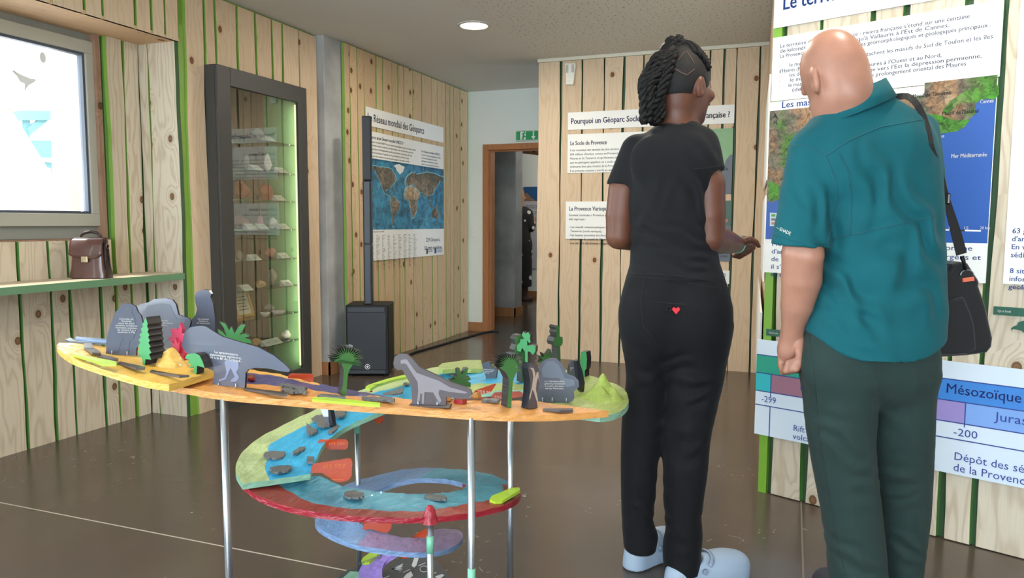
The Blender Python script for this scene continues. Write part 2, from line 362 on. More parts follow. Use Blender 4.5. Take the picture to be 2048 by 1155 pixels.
# ---- beyond the doorway
tag(MB().box((-4.9, 8.62, 0), (-3.205, 8.9, ZC)).build('wall_corridor', CONC, bevel=.02), 'raw concrete wall beyond the doorway', kind='structure')
tag(MB().box((-4.9, 8.605, 0), (-3.19, 8.62, .11)).box((-3.205, 8.605, 0), (-3.19, 8.9, .11)).build('baseboard_corridor', OAK), 'oak baseboard of the concrete corridor wall', kind='structure')
FAR = MB().box((-6.0, 11.0, 0), (.6, 11.12, ZC)).build('wall_far', WHITEWALL); tag(FAR, 'white wall of the far room', kind='structure')
tag(MB().box((-6.0, 10.985, 0), (.6, 11.0, .10)).build('baseboard_far', OAK), 'oak baseboard in the far room', kind='structure')
tag(MB().box((.5, 7.48, 0), (.6, 11, ZC)).build('wall_far_right', WHITEWALL), 'white side wall of the far room', kind='structure')
tag(MB().box((-4.9, 7.33, 0), (-3.3, 7.48, ZC)).build('wall_corridor_near', WHITEWALL), 'white near wall of the corridor', kind='structure')
tag(MB().box((-4.9, 7.48, 0), (-4.8, 8.62, ZC)).build('wall_far_left', WHITEWALL), 'white end wall of the corridor', kind='structure')
tag(MB().box((-6.1, 8.8, 0), (-6.0, 11.12, ZC)).box((-6.1, 8.8, 0), (-4.9, 8.9, ZC)).build('wall_far_end', WHITEWALL), 'white end walls of the far room', kind='structure')
tag(MB().tube([(-4.3, 9.6, 2.28), (-2.2, 9.7, 1.98)], .055, 14).build('wooden_beam', wood('log', lin((170, 134, 98)), lin((120, 86, 58)), lin((80, 50, 30)), .9, .4)), 'slanting round log beam beyond the doorway', 'beam')
# ---- partition in the middle
WP = Wall('wall_middle', (0, 6.102), 0, label='pine plank partition behind the standing woman')
WP.mb.box((-2.04, 0, 0), (-.16, .16, ZC-.012)); WP.finish(G_DARK)
ps = [-2.062]+[WP.sz(x, 170)[0] for x in (1122, 1165, 1208.5, 1247.5, 1287, 1330, 1374, 1419, 1447, 1472, 1518)]+[-.17]
for i in range(len(ps)-1): board(WP, ps[i], ps[i+1], 0, ZC-.03, [PINE, G_DARK], amp=.004, gap=.008)
tag(MB().box((-2.06, 6.07, ZC-.028), (-.16, 6.12, ZC-.001)).build('trim_2', pm('cream_trim', (222, 218, 200), .6)), 'cream ceiling trim above the partition', kind='structure')
# ---- return between the partition and the right wall
tag(MB().add([(-.215, 6.07, 0), (-.09, 3.40, 0), (.0, 3.40, 0), (-.1, 6.07, 0), (-.215, 6.07, ZC-.01), (-.09, 3.40, ZC-.01), (.0, 3.40, ZC-.01), (-.1, 6.07, ZC-.01)],
    [(0, 3, 2, 1), (4, 5, 6, 7), (0, 1, 5, 4), (1, 2, 6, 5), (2, 3, 7, 6), (3, 0, 4, 7)]).build('wall_return', PINE), 'short pine return wall between partition and right wall', kind='structure')
# ---- right wall, turned towards the camera
AR = math.atan2(-.362, .889)
WT = Wall('wall_right', (-.080, 3.367), AR, label='pine plank wall carrying the territory panels')
WT.mb.box((-.012, 0, 0), (1.95, .12, ZC-.01)); WT.finish(G_DARK)
MB().box((-.014, -.024, 0), (.022, 0, ZC-.01)).build('edge_strip', pm('paint_green_edge', (120, 170, 52), .45, .15, 5), WT.ob)
rs = [.032]+[WT.sz(x, 35)[0] for x in (1590, 1645, 1748)]+[WT.sz(x, 950)[0] for x in (1886, 1952)]+[1.35, 1.65, 1.94]
rs = sorted(set([.032, WT.sz(1588, 60)[0], WT.sz(1643, 50)[0], WT.sz(1748, 30)[0], WT.sz(1812, 20)[0], WT.sz(1888, 900)[0], WT.sz(1955, 900)[0], 1.26, 1.55, 1.93]))
rs = [rs[0]]+[b for a, b in zip(rs, rs[1:]) if b-a > .045]
for i in range(len(rs)-1): board(WT, rs[i], rs[i+1], .004, ZC-.015, [PINE_WHITE, G_MID], amp=.004, gap=.011)
# ---- the side of the room behind the camera
R = MB(); R.box((-3.7, -3.1, 0), (-1.9, -2.95, ZC)); R.box((2.7, -3.1, 0), (4.5, -2.95, ZC)); R.box((-1.9, -3.1, 0), (2.7, -2.95, .4)); R.box((-1.9, -3.1, 2.48), (2.7, -2.95, ZC))
tag(R.build('wall_rear', WHITEWALL), 'white wall behind the camera with wide glazing', kind='structure')
R = MB(); R.box((-3.75, -2.95, 0), (-3.6, -1.75, ZC)); R.box((-3.75, .55, 0), (-3.6, 1.2, ZC)); R.box((-3.75, -1.75, 0), (-3.6, .55, .65)); R.box((-3.75, -1.75, 2.35), (-3.6, .55, ZC))
tag(R.build('wall_left_near', WHITEWALL), 'white wall left of the camera with a window', kind='structure')
tag(MB().box((3.3, -2.95, 0), (3.45, 2.2, ZC)).build('wall_right_near', PINE), 'pine wall right of the camera', kind='structure')
tag(MB().add([(1.72, 2.70, 0), (3.45, 1.99, 0), (3.45, 2.15, 0), (1.72, 2.85, 0), (1.72, 2.70, ZC), (3.45, 1.99, ZC), (3.45, 2.15, ZC), (1.72, 2.85, ZC)],
    [(0, 3, 2, 1), (4, 5, 6, 7), (0, 1, 5, 4), (1, 2, 6, 5), (2, 3, 7, 6), (3, 0, 4, 7)]).build('wall_right_far', PINE), 'pine wall continuing to the right', kind='structure')
GL = thin_glass('window_glass', (.97, .99, .99), .02)
for nm, a, b in (('window_2', (-1.9, -3.03, .4), (2.7, -3.02, 2.48)), ('window_3', (-3.68, -1.75, .65), (-3.67, .55, 2.35))):
    tag(MB().box(a, b).build(nm, GL), 'glazing behind the camera', kind='structure')

# ---- the window in view (window_1): local x = world y, plane x = -3.69
WIN = empty('window_1', (-3.70, 0, 0), A90); tag(WIN, 'grey framed window with a pale swallow sticker', kind='structure')
GREY = pm('window_grey', (172, 172, 160), .45, .03, 6); GREY2 = pm('window_grey_dark', (140, 143, 136), .45, .03, 6); GASK = pm('gasket', (70, 78, 92), .5)
def wz(px, py, x=-3.70):
    p = onP(px, py, (x, 0, 0), (1, 0, 0)); return p.y, p.z
yR, zT = wz(197, 62); _, zB = wz(100, 478); yL = 1.72
zT = 2.19
def frame(mb, y0, y1, z0, z1, w, d0, d1): 
    mb.box((y0, d0, z0), (y1, d1, z0+w)).box((y0, d0, z1-w), (y1, d1, z1)).box((y0, d0, z0+w), (y0+w, d1, z1-w)).box((y1-w, d0, z0+w), (y1, d1, z1-w)); return mb
yO = wz(200, 300)[0]; ySash = wz(193, 300)[0]; zSb = wz(100, 452)[1]
MB().box((yL, .0, zB), (yO, .07, zSb+.03)).box((yL, 0, 2.12), (yO, .07, zT+.03)).box((yL, 0, zSb+.03), (yL+.06, .07, 2.12)).box((ySash-.03, 0, zSb+.03), (yO, .07, 2.12)).build('outer_frame', GREY2, WIN, .003)
ySash = wz(193, 300)[0]; zSb = wz(100, 452)[1]
frame(MB(), yL+.03, ySash, zSb, 2.155, .068, -.03, .05).build('sash', GREY, WIN, .003)
gy, gz0, gz1 = ySash-.075, zSb+.068, 2.087
frame(MB(), yL+.098, ySash-.068, zSb+.068, 2.087, .014, -.018, .02).build('gasket', GASK, WIN)
MB().box((yL+.1, .0, gz0), (gy, .006, gz1)).build('pane', GL, WIN)
for zz in (zSb+.03, 2.06): MB().tube([(ySash+.004, -.03, zz), (ySash+.004, -.03, zz+.06)], .008, 8).build('hinge', GREY2, WIN)
# brown lining between window and planks
LIN = MB(); LIN.box((yO-.045, -.049, zB-.03), (ss[-2]-.016, .07, 2.2)).box((yL, -.048, zB-.03), (yO, .07, zB))
LIN.build('lining', wood('weathered_lining', lin((168, 136, 114)), lin((118, 88, 70)), lin((90, 64, 48)), .95, .5), WIN)
sw = [(25,133),(31,143),(45,150),(62,157),(68,157),(74,160),(66,166),(58,170),(54,175),(50,183),(49,178),(50,168),(40,163),(34,152),(22,140),(30,141)]
MB().prism([wz(*p, -3.698) for p in sw], -.0015, -.0005).build('swallow_sticker', pm('sticker_frost', (232, 238, 238), .6), WIN)
MB().prism([(wz(86, 115, -3.698)[0]+.022*math.cos(t)*.8, wz(86, 115, -3.698)[1]+.028*math.sin(t)) for t in np.linspace(0, 6.28, 20)[:-1]], -.0015, -.0005).build('round_sticker', MATS['sticker_frost'], WIN)
# outside: white timber bracing and a blue structure, added sun-blocking overhang, ground
WOODW = pm('white_timber', (208, 208, 206), .7); BLUEO = pm('blue_paint_outside', (120, 170, 190), .7)
tag(MB().box((-14, -8, -.1), (-4.9, 14, -.02)).build('ground', pm('gravel', (118, 116, 108), .9, .2, 60)), 'pale gravel ground outside the window', kind='structure')
tag(MB().box((-4.25, -3.0, 2.42), (-3.76, 6.0, 2.54)).build('sun_block_overhang', WOODW), 'white overhang added outside to block high sun', kind='structure')  # unseen overhang, added so the sun reaches only the lower window
XO = -5.0
def oz(px, py): p = onP(px, py, (XO, 0, 0), (1, 0, 0)); return (p.y, p.z)
br = empty('timber_brace', (XO, 0, 0), A90, 'white slanting timber brace outside the window', 'brace')
MB().prism([oz(-40, 205), oz(20, 215), oz(148, 420), oz(70, 440)], 0, .12).build('slanting_beam', WOODW, br)
MB().prism([oz(126, 60), oz(158, 60), oz(158, 430), oz(133, 430)], -.02, .14).build('post', WOODW, br)
MB().prism([oz(-40, 200), oz(128, 203), oz(128, 220), oz(-40, 218)], -.01, .12).build('cross_beam', WOODW, br)
bl = empty('blue_truss', (XO-.6, 0, 0), A90, 'pale blue painted truss seen through the window', 'truss')
XO -= .6
for q in ([(26, 222), (126, 219), (126, 240), (30, 240)], [(70, 280), (128, 280), (128, 315), (80, 315)], [(66, 270), (60, 255), (100, 225), (112, 232)], [(52, 220), (68, 220), (68, 780), (60, 780)], [(120, 220), (127, 220), (127, 780), (120, 780)], [(90, 322), (128, 325), (128, 336), (96, 334)]):
    ti_ = len(bl.children)*.014; MB().prism([oz(*p) for p in q], ti_, ti_+.05).build('truss_bar', BLUEO, bl)

# ---- recessed ceiling lights
EM = pm('lamp_diffuser', (255, 244, 226), .5, .0, emit=14.)
RING = pm('lamp_ring', (190, 186, 178), .35, .02)
def downlight(x, y, z, label, e):
    t = empty('recessed_light', (x, y, z), 0, label, 'ceiling light', 'round recessed ceiling lights')
    MB().lathe([(.118, 0), (.118, -.006), (.112, -.010), (.096, -.010), (.094, -.002)], 40).build('ring', RING, t)
    MB().lathe([(.094, -.004), (.0005, -.004)], 40).build('diffuser', EM, t)
    l = lamp('downlight_lamp', 'AREA', e, (1, .90, .76), (0, 0, -.016), shape='DISK', size=.18); l.parent = t
downlight(-2.13, 4.89, ZC, 'round recessed ceiling light glowing above the speaker column', 17)
downlight(.25, 2.35, ZC-.004, 'round recessed ceiling light over the standing man', 9)
downlight(-.9, 3.6, ZC-.004, 'round recessed ceiling light over the standing woman', 22)
downlight(-1.4, 1.0, ZC-.004, 'round recessed ceiling light near the spiral exhibit', 14)
lamp('far_room_fill', 'POINT', 34, (1, .95, .9), (-2.6, 9.9, 2.3), shadow_soft_size=.3)  # added fill that brightens the far room; it has no fixture

# ================================================================== THE SPIRAL TIME EXHIBIT
def catmull(P, n):
    P = np.array(P, float); d = np.r_[0, np.cumsum(np.linalg.norm(np.diff(P, axis=0), axis=1)+1e-6)]; T = np.linspace(0, d[-1], n)
    t = np.zeros_like(P)
    t[1:-1] = (P[2:]-P[:-2])/(d[2:]-d[:-2])[:, None]; t[0] = (P[1]-P[0])/(d[1]-d[0]); t[-1] = (P[-1]-P[-2])/(d[-1]-d[-2])
    i = np.clip(np.searchsorted(d, T, side='right')-1, 0, len(d)-2); h = (d[i+1]-d[i])[:, None]; u = ((T-d[i])/(d[i+1]-d[i]))[:, None]
    return (2*u**3-3*u**2+1)*P[i]+(u**3-2*u**2+u)*h*t[i]+(-2*u**3+3*u**2)*P[i+1]+(u**3-u**2)*h*t[i+1]
def paper(name, rgb, rough=.42, var=.14):
    return pm(name, rgb, rough, var*1.7, 46, .7, coat=.15, stretch=(1, .55, 2))
YEL = paper('paint_yellow', (226, 182, 84)); ORA = paper('paint_orange', (216, 152, 82)); LORA = paper('paint_light_orange', (232, 180, 96))
PUR = paper('paint_violet_blue', (76, 74, 122)); GRN = paper('paint_grass_green', (150, 168, 92)); LGRN = paper('paint_pale_green', (172, 188, 132))
BLU = paper('paint_sea_blue', (52, 158, 200)); TEA = paper('paint_teal', (74, 148, 172)); RED = paper('paint_dark_red', (142, 56, 48)); REDE = paper('paint_red_edge', (158, 34, 50), .25)
LBL = paper('paint_grey_blue', (116, 146, 186)); LAV = paper('paint_lavender', (148, 132, 170)); VIO = paper('paint_violet', (146, 122, 196)); MINT = paper('paint_mint', (128, 176, 152))
EXH = empty('spiral_exhibit', (-1.05, 1.90, 0), 0, 'spiral ramp exhibit of painted geological ages on steel legs', 'exhibit')
EL = Vector((-1.05, 1.90, 0))
def ribbon(name, outer, inner, mats, bounds, bandmat, edge, n=64, sub=4, th=.015):
    """painted ramp segment; bounds(t) gives where across the ramp one paint meets the next, bandmat(t, band) which paint"""
    Po = catmull([atz(*p)-EL for p in outer], n); Pi = catmull([atz(*p)-EL for p in inner], n)
    mb = MB(); rows = []; low = []; nb = len(bounds(0))+1
    for i, (a, b) in enumerate(zip(Po, Pi)):
        bs = [0.0]+list(bounds(i/(n-1)))+[1.0]; cs = [0.0]
        for j in range(nb): cs += [bs[j]+(bs[j+1]-bs[j])*(k+1)/sub for k in range(sub)]
        rows.append([a+(b-a)*c+np.array([0, 0, .0006*math.sin(i*1.3+c*17)+.0005*math.sin(i*.7-c*14)]) for c in cs])
        low.append([a+(b-a)*c-np.array([0, 0, th]) for c in cs])
    mb.grid(rows, m=lambda i, k: bandmat(i/(n-1), k//sub), smooth=True)
    mb.grid([r[::-1] for r in low], m=edge, smooth=True)
    mb.grid([[r[0], l[0]] for r, l in zip(rows, low)][::-1], m=edge); mb.grid([[r[-1], l[-1]] for r, l in zip(rows, low)], m=edge)
    mb.grid([rows[0], low[0]], m=edge, smooth=False); mb.grid([rows[-1][::-1], low[-1][::-1]], m=edge, smooth=False)
    return mb.build(name, mats, EXH, fix=True)
def sst(x, a, b):
    x = min(1, max(0, (x-a)/(b-a))); return x*x*(3-2*x)
oA = [(113,690,.85),(120,700,.848),(145,716,.842),(180,729,.835),(240,748,.825),(300,763,.816),(338,769,.81)]
iA = [(119,684,.85),(160,687,.85),(222,692,.845),(323,696,.835),(390,712,.825),(428,742,.815)]
ribbon('yellow_segment', oA, iA, [YEL], lambda t: [.5], lambda t, b: 0, 0, 40)
oB = [(326,767,.792),(447,787,.784),(560,797,.775),(700,809,.763),(820,817,.754),(943,826,.746),(1020,829,.742),(1120,828,.737),(1217,821,.733)]
iB = [(432,720,.800),(493,737,.796),(560,748,.788),(660,771,.775),(740,786,.765),(821,798,.755),(900,800,.75),(1000,800,.745),(1070,802,.738)]
def bB(t):
    e = .50+.05*math.sin(t*23)+.02*math.sin(t*61)+.30*max(0, t-.25); u = sst(t, .46, .62)
    return [e+(.93-e)*u, .88+.05*u+.02*math.sin(t*30)*(1-u)]
ribbon('orange_segment', oB, iB, [ORA, PUR, LORA], bB, lambda t, b: (0, 1 if t < .62 else 0, 2 if t < .40 else (1 if t < .62 else 0))[b], 0, 120, 5)
oC = [(1200,831,.722),(1225,828,.718),(1250,815,.714),(1257,797,.708),(1240,772,.70),(1177,750,.69),(1100,735,.678),(1000,728,.668),(935,727,.66),(865,735,.645),(800,753,.622),(713,783,.592),(636,816,.567),(585,840,.555),(520,874,.542),(488,900,.535),(473,925,.53),(472,945,.52),(485,967,.512)]
iC = [(1040,812,.722),(1090,806,.718),(1120,798,.714),(1132,790,.708),(1125,782,.70),(1085,777,.69),(1040,779,.678),(985,782,.668),(930,786,.655),(870,792,.638),(810,803,.612),(743,830,.588),(694,852,.567),(656,879,.553),(642,896,.545),(634,915,.535),(626,932,.525),(621,947,.516)]
def bC(t):
    w = .03*math.sin(t*40)+.02*math.sin(t*91)
    b1 = .5+(.30+w-.5)*sst(t, .27, .33); b2 = b1+.02+(.74+w-b1-.02)*sst(t, .27, .33)
    k = sst(t, .54, .60); return [b1+(.34+.05*math.sin(t*34)+.02*math.sin(t*83)-b1)*k, b2+(.985-b2)*k]
ribbon('green_segment', oC, iC, [GRN, BLU, LGRN, MINT], bC, lambda t, b: (0 if t < .52 else 2, 1 if t > .27 else 0, 0 if t < .57 else 1)[b], 3, 150, 6)
oD = [(483,966,.497),(520,992,.488),(580,1013,.474),(660,1027,.46),(760,1034,.45),(860,1033,.44),(940,1025,.43),(1000,1012,.42),(1030,1000,.412),(1042,985,.405),(1034,969,.397)]
iD = [(624,950,.494),(643,953,.488),(681,970,.475),(743,981,.46),(790,985,.45),(838,987,.44),(886,985,.43),(921,979,.42),(929,973,.412),(931,970,.405),(925,966,.40)]
ribbon('red_segment', oD, iD, [RED, TEA, REDE], lambda t: [.30+.06*math.sin(t*9+1.2)+.03*math.sin(t*21)+.012*math.sin(t*57)], lambda t, b: b, 2, 90, 8)
oE = [(1036,971,.394),(990,951,.385),(945,941,.375),(869,935,.36),(814,937,.35),(767,947,.34),(719,959,.332),(688,971,.326),(650,1000,.32),(632,1030,.31),(630,1042,.305),(640,1056,.30),(675,1075,.29),(720,1090,.28),(790,1101,.266),(850,1104,.256),(890,1098,.246),(918,1085,.236),(926,1068,.226),(915,1059,.218),(890,1056,.21),(862,1061,.2)]
iE = [(926,965,.394),(906,960,.388),(886,957,.38),(838,956,.366),(802,962,.355),(776,970,.345),(748,982,.338),(725,1000,.33),(712,1020,.322),(711,1036,.315),(716,1042,.308),(726,1050,.30),(740,1057,.292),(767,1064,.281),(802,1073,.268),(829,1075,.258),(845,1074,.248),(852,1072,.238),(855,1070,.228),(853,1070,.22),(848,1071,.212),(842,1073,.203)]
ribbon('lavender_segment', oE, iE, [TEA, LBL, LAV], lambda t: [.5], lambda t, b: 0 if t < .22 else (1 if t < .66 else 2), 1, 120, 4)
oF = [(858,1064,.196),(810,1082,.172),(757,1099,.15),(735,1115,.135),(722,1132,.122),(717,1150,.112),(724,1180,.10),(750,1205,.09)]
iF = [(846,1078,.196),(815,1092,.172),(789,1107,.15),(774,1118,.135),(766,1132,.122),(764,1146,.112),(768,1165,.10),(782,1182,.09)]
ribbon('violet_segment', oF, iF, [VIO], lambda t: [.5], lambda t, b: 0, 0, 50, 3)
# where a pixel meets the ramps, near an expected height
from mathutils.bvhtree import BVHTree
TREES = []
for o_ in EXH.children:
    TREES.append(BVHTree.FromPolygons([v.co+EL for v in o_.data.vertices], [tuple(p_.vertices) for p_ in o_.data.polygons]))
def rz(px, py, z, tol=.06):
    d = ray(px, py).normalized(); best = None
    for T in TREES:
        o0 = O3.copy()
        for _ in range(6):
            h, nn, i, ds = T.ray_cast(o0, d)
            if h is None: break
            if abs(nn.z) > .5 and abs(h.z-z) < tol and (best is None or abs(h.z-z) < abs(best-z)): best = h.z
            o0 = h+d*.0005
    return z if best is None else best
# base plate and legend slab
def flatpts(px, z): return [((atz(x, y, z)-EL).x, (atz(x, y, z)-EL).y) for x, y in px]
MB().slab(flatpts([(600,1210),(698,1136),(742,1139),(905,1160),(1000,1230),(800,1330),(640,1300)], .045), .0, .045, 0, 1).build('base_plate', [pm('base_charcoal', (54, 60, 66), .5), MINT], EXH)
MB().slab(flatpts([(700,1142),(735,1144),(700,1180),(650,1190)], .046), .045, .047).build('green_border', MINT, EXH)
LEG = MB().slab(flatpts([(764,1150),(786,1122),(838,1107),(862,1112),(909,1158),(960,1215),(800,1250)], .075), .045, .075).build('legend_slab', pm('slate_dark', (58, 62, 66), .45), EXH)
WMK = pm('engraving_pale', (196, 200, 202), .6)
def mark(parent, px, z):
    MB().slab(flatpts(px, z), z-.0004, z).build('engraved_mark', WMK, parent)
mark(LEG, [(829,1113),(834,1110),(838,1112),(833,1130),(828,1134),(823,1130)], .0758)
for k in range(5):
    a = -.9+k*.42; mark(LEG, [(782,1138),(785,1136),(800+6*math.cos(k), 1126+k*4),(806, 1128+k*3.4),(800,1131+k*3)], .0758)
mark(LEG, [(812,1148),(822,1141),(826,1150),(818,1157),(806,1156)], .0758); mark(LEG, [(870,1152),(884,1147),(889,1149),(878,1158)], .0758)
MB().tube([Vector((*flatpts([(848+8*math.cos(t), 1137+6*math.sin(t))], .076)[0], .0762)) for t in np.linspace(0, 6.28, 20)], .0012, 6).build('engraved_mark', WMK, LEG)
for q in ([(806,1143),(820,1137),(821,1138),(807,1144)], [(836,1130),(850,1124),(851,1125),(837,1131)], [(855,1150),(872,1143),(873,1144),(856,1151)], [(767,1155),(778,1150),(779,1151),(768,1156)]): mark(LEG, q, .0758)
# steel legs
def pole(p, zt, r=.0085, sleeve=None):
    p = p-EL; o = MB().tube([(p.x, p.y, 0.0), (p.x, p.y, zt)], r, 16).build('leg', STEEL, EXH)
    if sleeve: MB().tube([(p.x, p.y, sleeve), (p.x, p.y, sleeve+.045)], r+.0007, 16).build('green_tape', pm('tape_green', (120, 190, 160), .5), o)
pA, pB, pC, pD, pE = atz(447, 793, .775), atz(943, 834, .735), atz(1021, 985, .405), atz(716, 966, .335), atz(860, 1027, .445)
pole(pA, .772); pole(pB, .735, .0085, .34); pole(pC, .66, .0085); pole(pD, .575, .0085, .50); pole(pE, .435, .0085, .345)
cap = MB(); q = pE-EL
cap.lathe([(.0005, .468), (.006, .466), (.011, .460), (.015, .448), (.018, .434), (.022, .424)], 16, (q.x, q.y)); cap.build('red_cap', REDE, EXH)
q = pD-EL; MB().lathe([(.0005, .597), (.010, .594), (.013, .575), (.014, .56)], 16, (q.x+.004, q.y)).build('blue_cap', BLU, EXH)

# ---- standing plates cut after outlines in the photograph, each on the ramp below it
def zm(x0, y0, s): return lambda P: [(x0+x/s, y0+y/s) for x, y in P]
Z1 = zm(90, 560, 4.125); Z2 = zm(340, 600, 4.8125); Z3 = zm(640, 620, 4.811); Z4 = zm(940, 620, 4.8118); Z5 = zm(440, 760, 4.125); Z6 = zm(600, 880, 4.2)
class Plate:
    def __init__(s, name, base, z, phi, label=None, cat=None, group=None, parent=None):
        p = math.radians(phi); z = rz(*base, z)+.0006 if parent is None else z; s.B = atz(*base, z); s.u = RT*math.cos(p)+FW*math.sin(p); s.n = s.u.cross(Vector((0, 0, 1)))
        ang = math.atan2(s.u.y, s.u.x)
        if parent is None: s.ob = empty(name, s.B, ang, label, cat, group); s.off = Vector((0, 0, 0))
        else:
            s.ob = bpy.data.objects.new(name, None); link(s.ob, parent); s.ob.location = s.B-EL; s.ob.rotation_euler = (0, 0, ang)
        s.name = name
    def c(s, px, py):
        q = onP(px, py, s.B, s.n)-s.B; return (q.dot(s.u), q.z)
    def cut(s, part, pts, mats, y0=0.0, y1=.005, ms=None, parent=None, clip=True):
        P = [s.c(*p) for p in pts]
        if clip: P = [(a, max(b, 0.0)) for a, b in P]
        return MB().prism(P, y0, y1, 0, ms).build(part, mats, parent or s.ob)
SMOKE = pm('smoked_acrylic', (88, 94, 110), .22, .05, 6, coat=.3, alpha=.93); SMOKE2 = pm('smoked_acrylic_brown', (80, 73, 77), .3, .05, 6, coat=.2, alpha=.96)
SIL_L = pm('silhouette_light', (126, 120, 126), .4); SIL_D = pm('silhouette_dark', (72, 78, 93), .4); EDGE_D = pm('acrylic_edge_dark', (34, 35, 42), .25)
TGRN = pm('leaf_green_print', (70, 148, 84), .45, .05); TGRN2 = pm('leaf_green_deep', (62, 112, 58), .45, .05); TDARK = pm('stack_edge_dark', (46, 42, 42), .5, .3, 120, .3, stretch=(.2, .2, 1)); BRT = pm('leaf_green_fresh', (64, 146, 92), .45, .05)
PINM = pm('steel_pin', (170, 178, 190), .3, .02, metal=.8)
def pins(pl, px, y=-.004, parent=None):
    for (x, yy) in px:
        a, b = pl.c(x, yy); MB().tube([(a, y, max(0, b-.012)), (a, y, b+.010)], .0016, 8).build('pin', PINM, pl.ob)
GR = 'smoked plates with prehistoric animals on the spiral'
# 1 early hominids
p = Plate('figure_plate', Z1([(625, 618)])[0], .838, -8, 'smoked plate about Orrorin and Toumai with a dark human silhouette', 'plate', GR)
p.cut('plate', Z1([(500,612),(508,550),(505,515),(520,430),(545,350),(565,300),(582,262),(608,238),(625,208),(660,190),(710,195),(748,218),(765,262),(790,290),(802,330),(822,420),(818,520),(770,540),(755,560),(752,622)]), [SMOKE, EDGE_D], 0, .005, 1)
p.cut('silhouette', Z1([(650,235),(690,205),(720,230),(718,270),(745,310),(752,420),(730,480),(700,500),(695,570),(680,600),(660,595),(672,500),(650,470),(630,500),(612,570),(600,600),(575,600),(600,560),(605,480),(590,380),(610,300),(645,280)]), SIL_D, -.0006, -.0001)
a, b = p.c(*Z1([(672, 325)])[0]); text(p.ob, 'Orrorin et\nToumaï\nsont les plus\nanciens ancêtres\nhumains connus,\nils vivent il y a\nenviron 6 Ma.', .0042, a, b, -.001, INKW, width=.058, align='CENTER', bold=.012, line=.92)
pins(p, Z1([(563, 612), (688, 615)]))
# 2 mammoth
p = Plate('figure_plate', Z1([(960, 575)])[0], .835, -22, 'wide smoked plate about the mammoth behind the conifer', 'plate', GR)
p.cut('plate', Z1([(760,560),(770,420),(755,210),(800,195),(860,180),(900,155),(1000,148),(1050,160),(1080,200),(1100,285),(1150,300),(1190,315),(1202,340),(1190,400),(1120,440),(1100,560),(960,562)]), [SMOKE, EDGE_D], 0, .005, 1)
p.cut('silhouette', Z1([(800,400),(800,280),(850,210),(960,190),(1030,200),(1060,270),(1090,320),(1160,330),(1150,370),(1080,400),(1040,480),(980,520),(900,500)]), SIL_D, -.0006, -.0001)
a, b = p.c(*Z1([(950, 335)])[0]); text(p.ob, 'Le mammouth,\nvit aux temps glaciaires\ndu Pléistocène.', .0045, a, b, -.001, INKW, width=.088, align='CENTER', bold=.012, line=.95)
# 3 first humans
p = Plate('figure_plate', Z1([(1300, 560)])[0], .825, -15, 'tall smoked plate about the first humans before the dark cabinet', 'plate', GR)
p.cut('plate', Z1([(1190,570),(1192,400),(1205,330),(1240,290),(1255,240),(1240,180),(1235,130),(1255,92),(1310,76),(1352,85),(1370,112),(1365,142),(1385,190),(1400,300),(1408,560)]), [SMOKE, EDGE_D], 0, .009, 1)
a, b = p.c(*Z1([(1308, 325)])[0]); text(p.ob, 'Les premiers\nhumains et\nles mammouths', .0042, a, b, -.001, INKW, width=.042, align='CENTER', bold=.012, line=.95)
# 4 tyrannosaur
p = Plate('figure_plate', Z2([(560, 838)])[0], .782, -28, 'large smoked plate about the tyrannosaur with a long tapering tail', 'plate', GR)
p.cut('plate', Z2([(405,832),(432,700),(415,672),(345,648),(310,600),(260,560),(150,500),(115,440),(125,360),(150,295),(200,258),(300,245),(350,255),(420,300),(500,348),(650,395),(850,452),(1000,532),(1100,612),(1158,672),(1142,692),(1060,682),(940,656),(820,650),(755,664),(727,700),(719,842)]), [SMOKE, EDGE_D], 0, .005, 1)
p.cut('silhouette', Z2([(525,590),(560,575),(660,590),(662,650),(640,690),(668,740),(640,780),(585,785),(590,765),(625,735),(600,680),(585,650),(565,700),(540,760),(475,780),(470,765),(530,740),(545,690)]), pm('silhouette_blue', (118, 124, 150), .4), -.0006, -.0001)
a, b = p.c(*Z2([(385, 500)])[0]); text(p.ob, '     Le tyrannosaure,\ngigantesque carnivore,\nvit à la fin du Crétacé.', .0055, a, b, -.001, INKW, width=.104, bold=.014, line=.88)
pins(p, Z2([(482, 832), (648, 838)]))
# 5 sauropod
p = Plate('figure_plate', Z3([(1050, 925)])[0], .757, -6, 'brown plate with a pale long-necked sauropod on a dark foot bar', 'plate', GR)
p.cut('plate', Z3([(890,925),(885,860),(875,720),(830,640),(790,572),(742,577),(712,545),(705,510),(716,452),(760,417),(830,420),(880,460),(960,550),(1090,612),(1250,690),(1400,738),(1450,770),(1462,810),(1430,850),(1330,852),(1215,830),(1210,925)]), [SMOKE2, EDGE_D], 0, .009, 1)
p.cut('silhouette', Z3([(775,485),(800,472),(835,472),(872,520),(930,600),(1040,640),(1150,680),(1250,740),(1420,788),(1400,800),(1250,785),(1150,762),(1140,800),(1168,868),(1145,905),(1125,905),(1135,870),(1090,790),(1005,785),(1000,900),(978,900),(985,800),(965,800),(955,908),(933,908),(945,780),(940,690),(870,580),(832,518),(800,508),(780,520)]), SIL_L, -.0006, -.0001)
P_ = [p.c(*q) for q in Z3([(865, 958), (1255, 925)])]
MB().box((P_[0][0], -.010, 0), (P_[1][0], .018, .004)).build('foot_bar', pm('bar_brown', (72, 62, 58), .5), p.ob)
pins(p, Z3([(950, 910), (1132, 912)]))
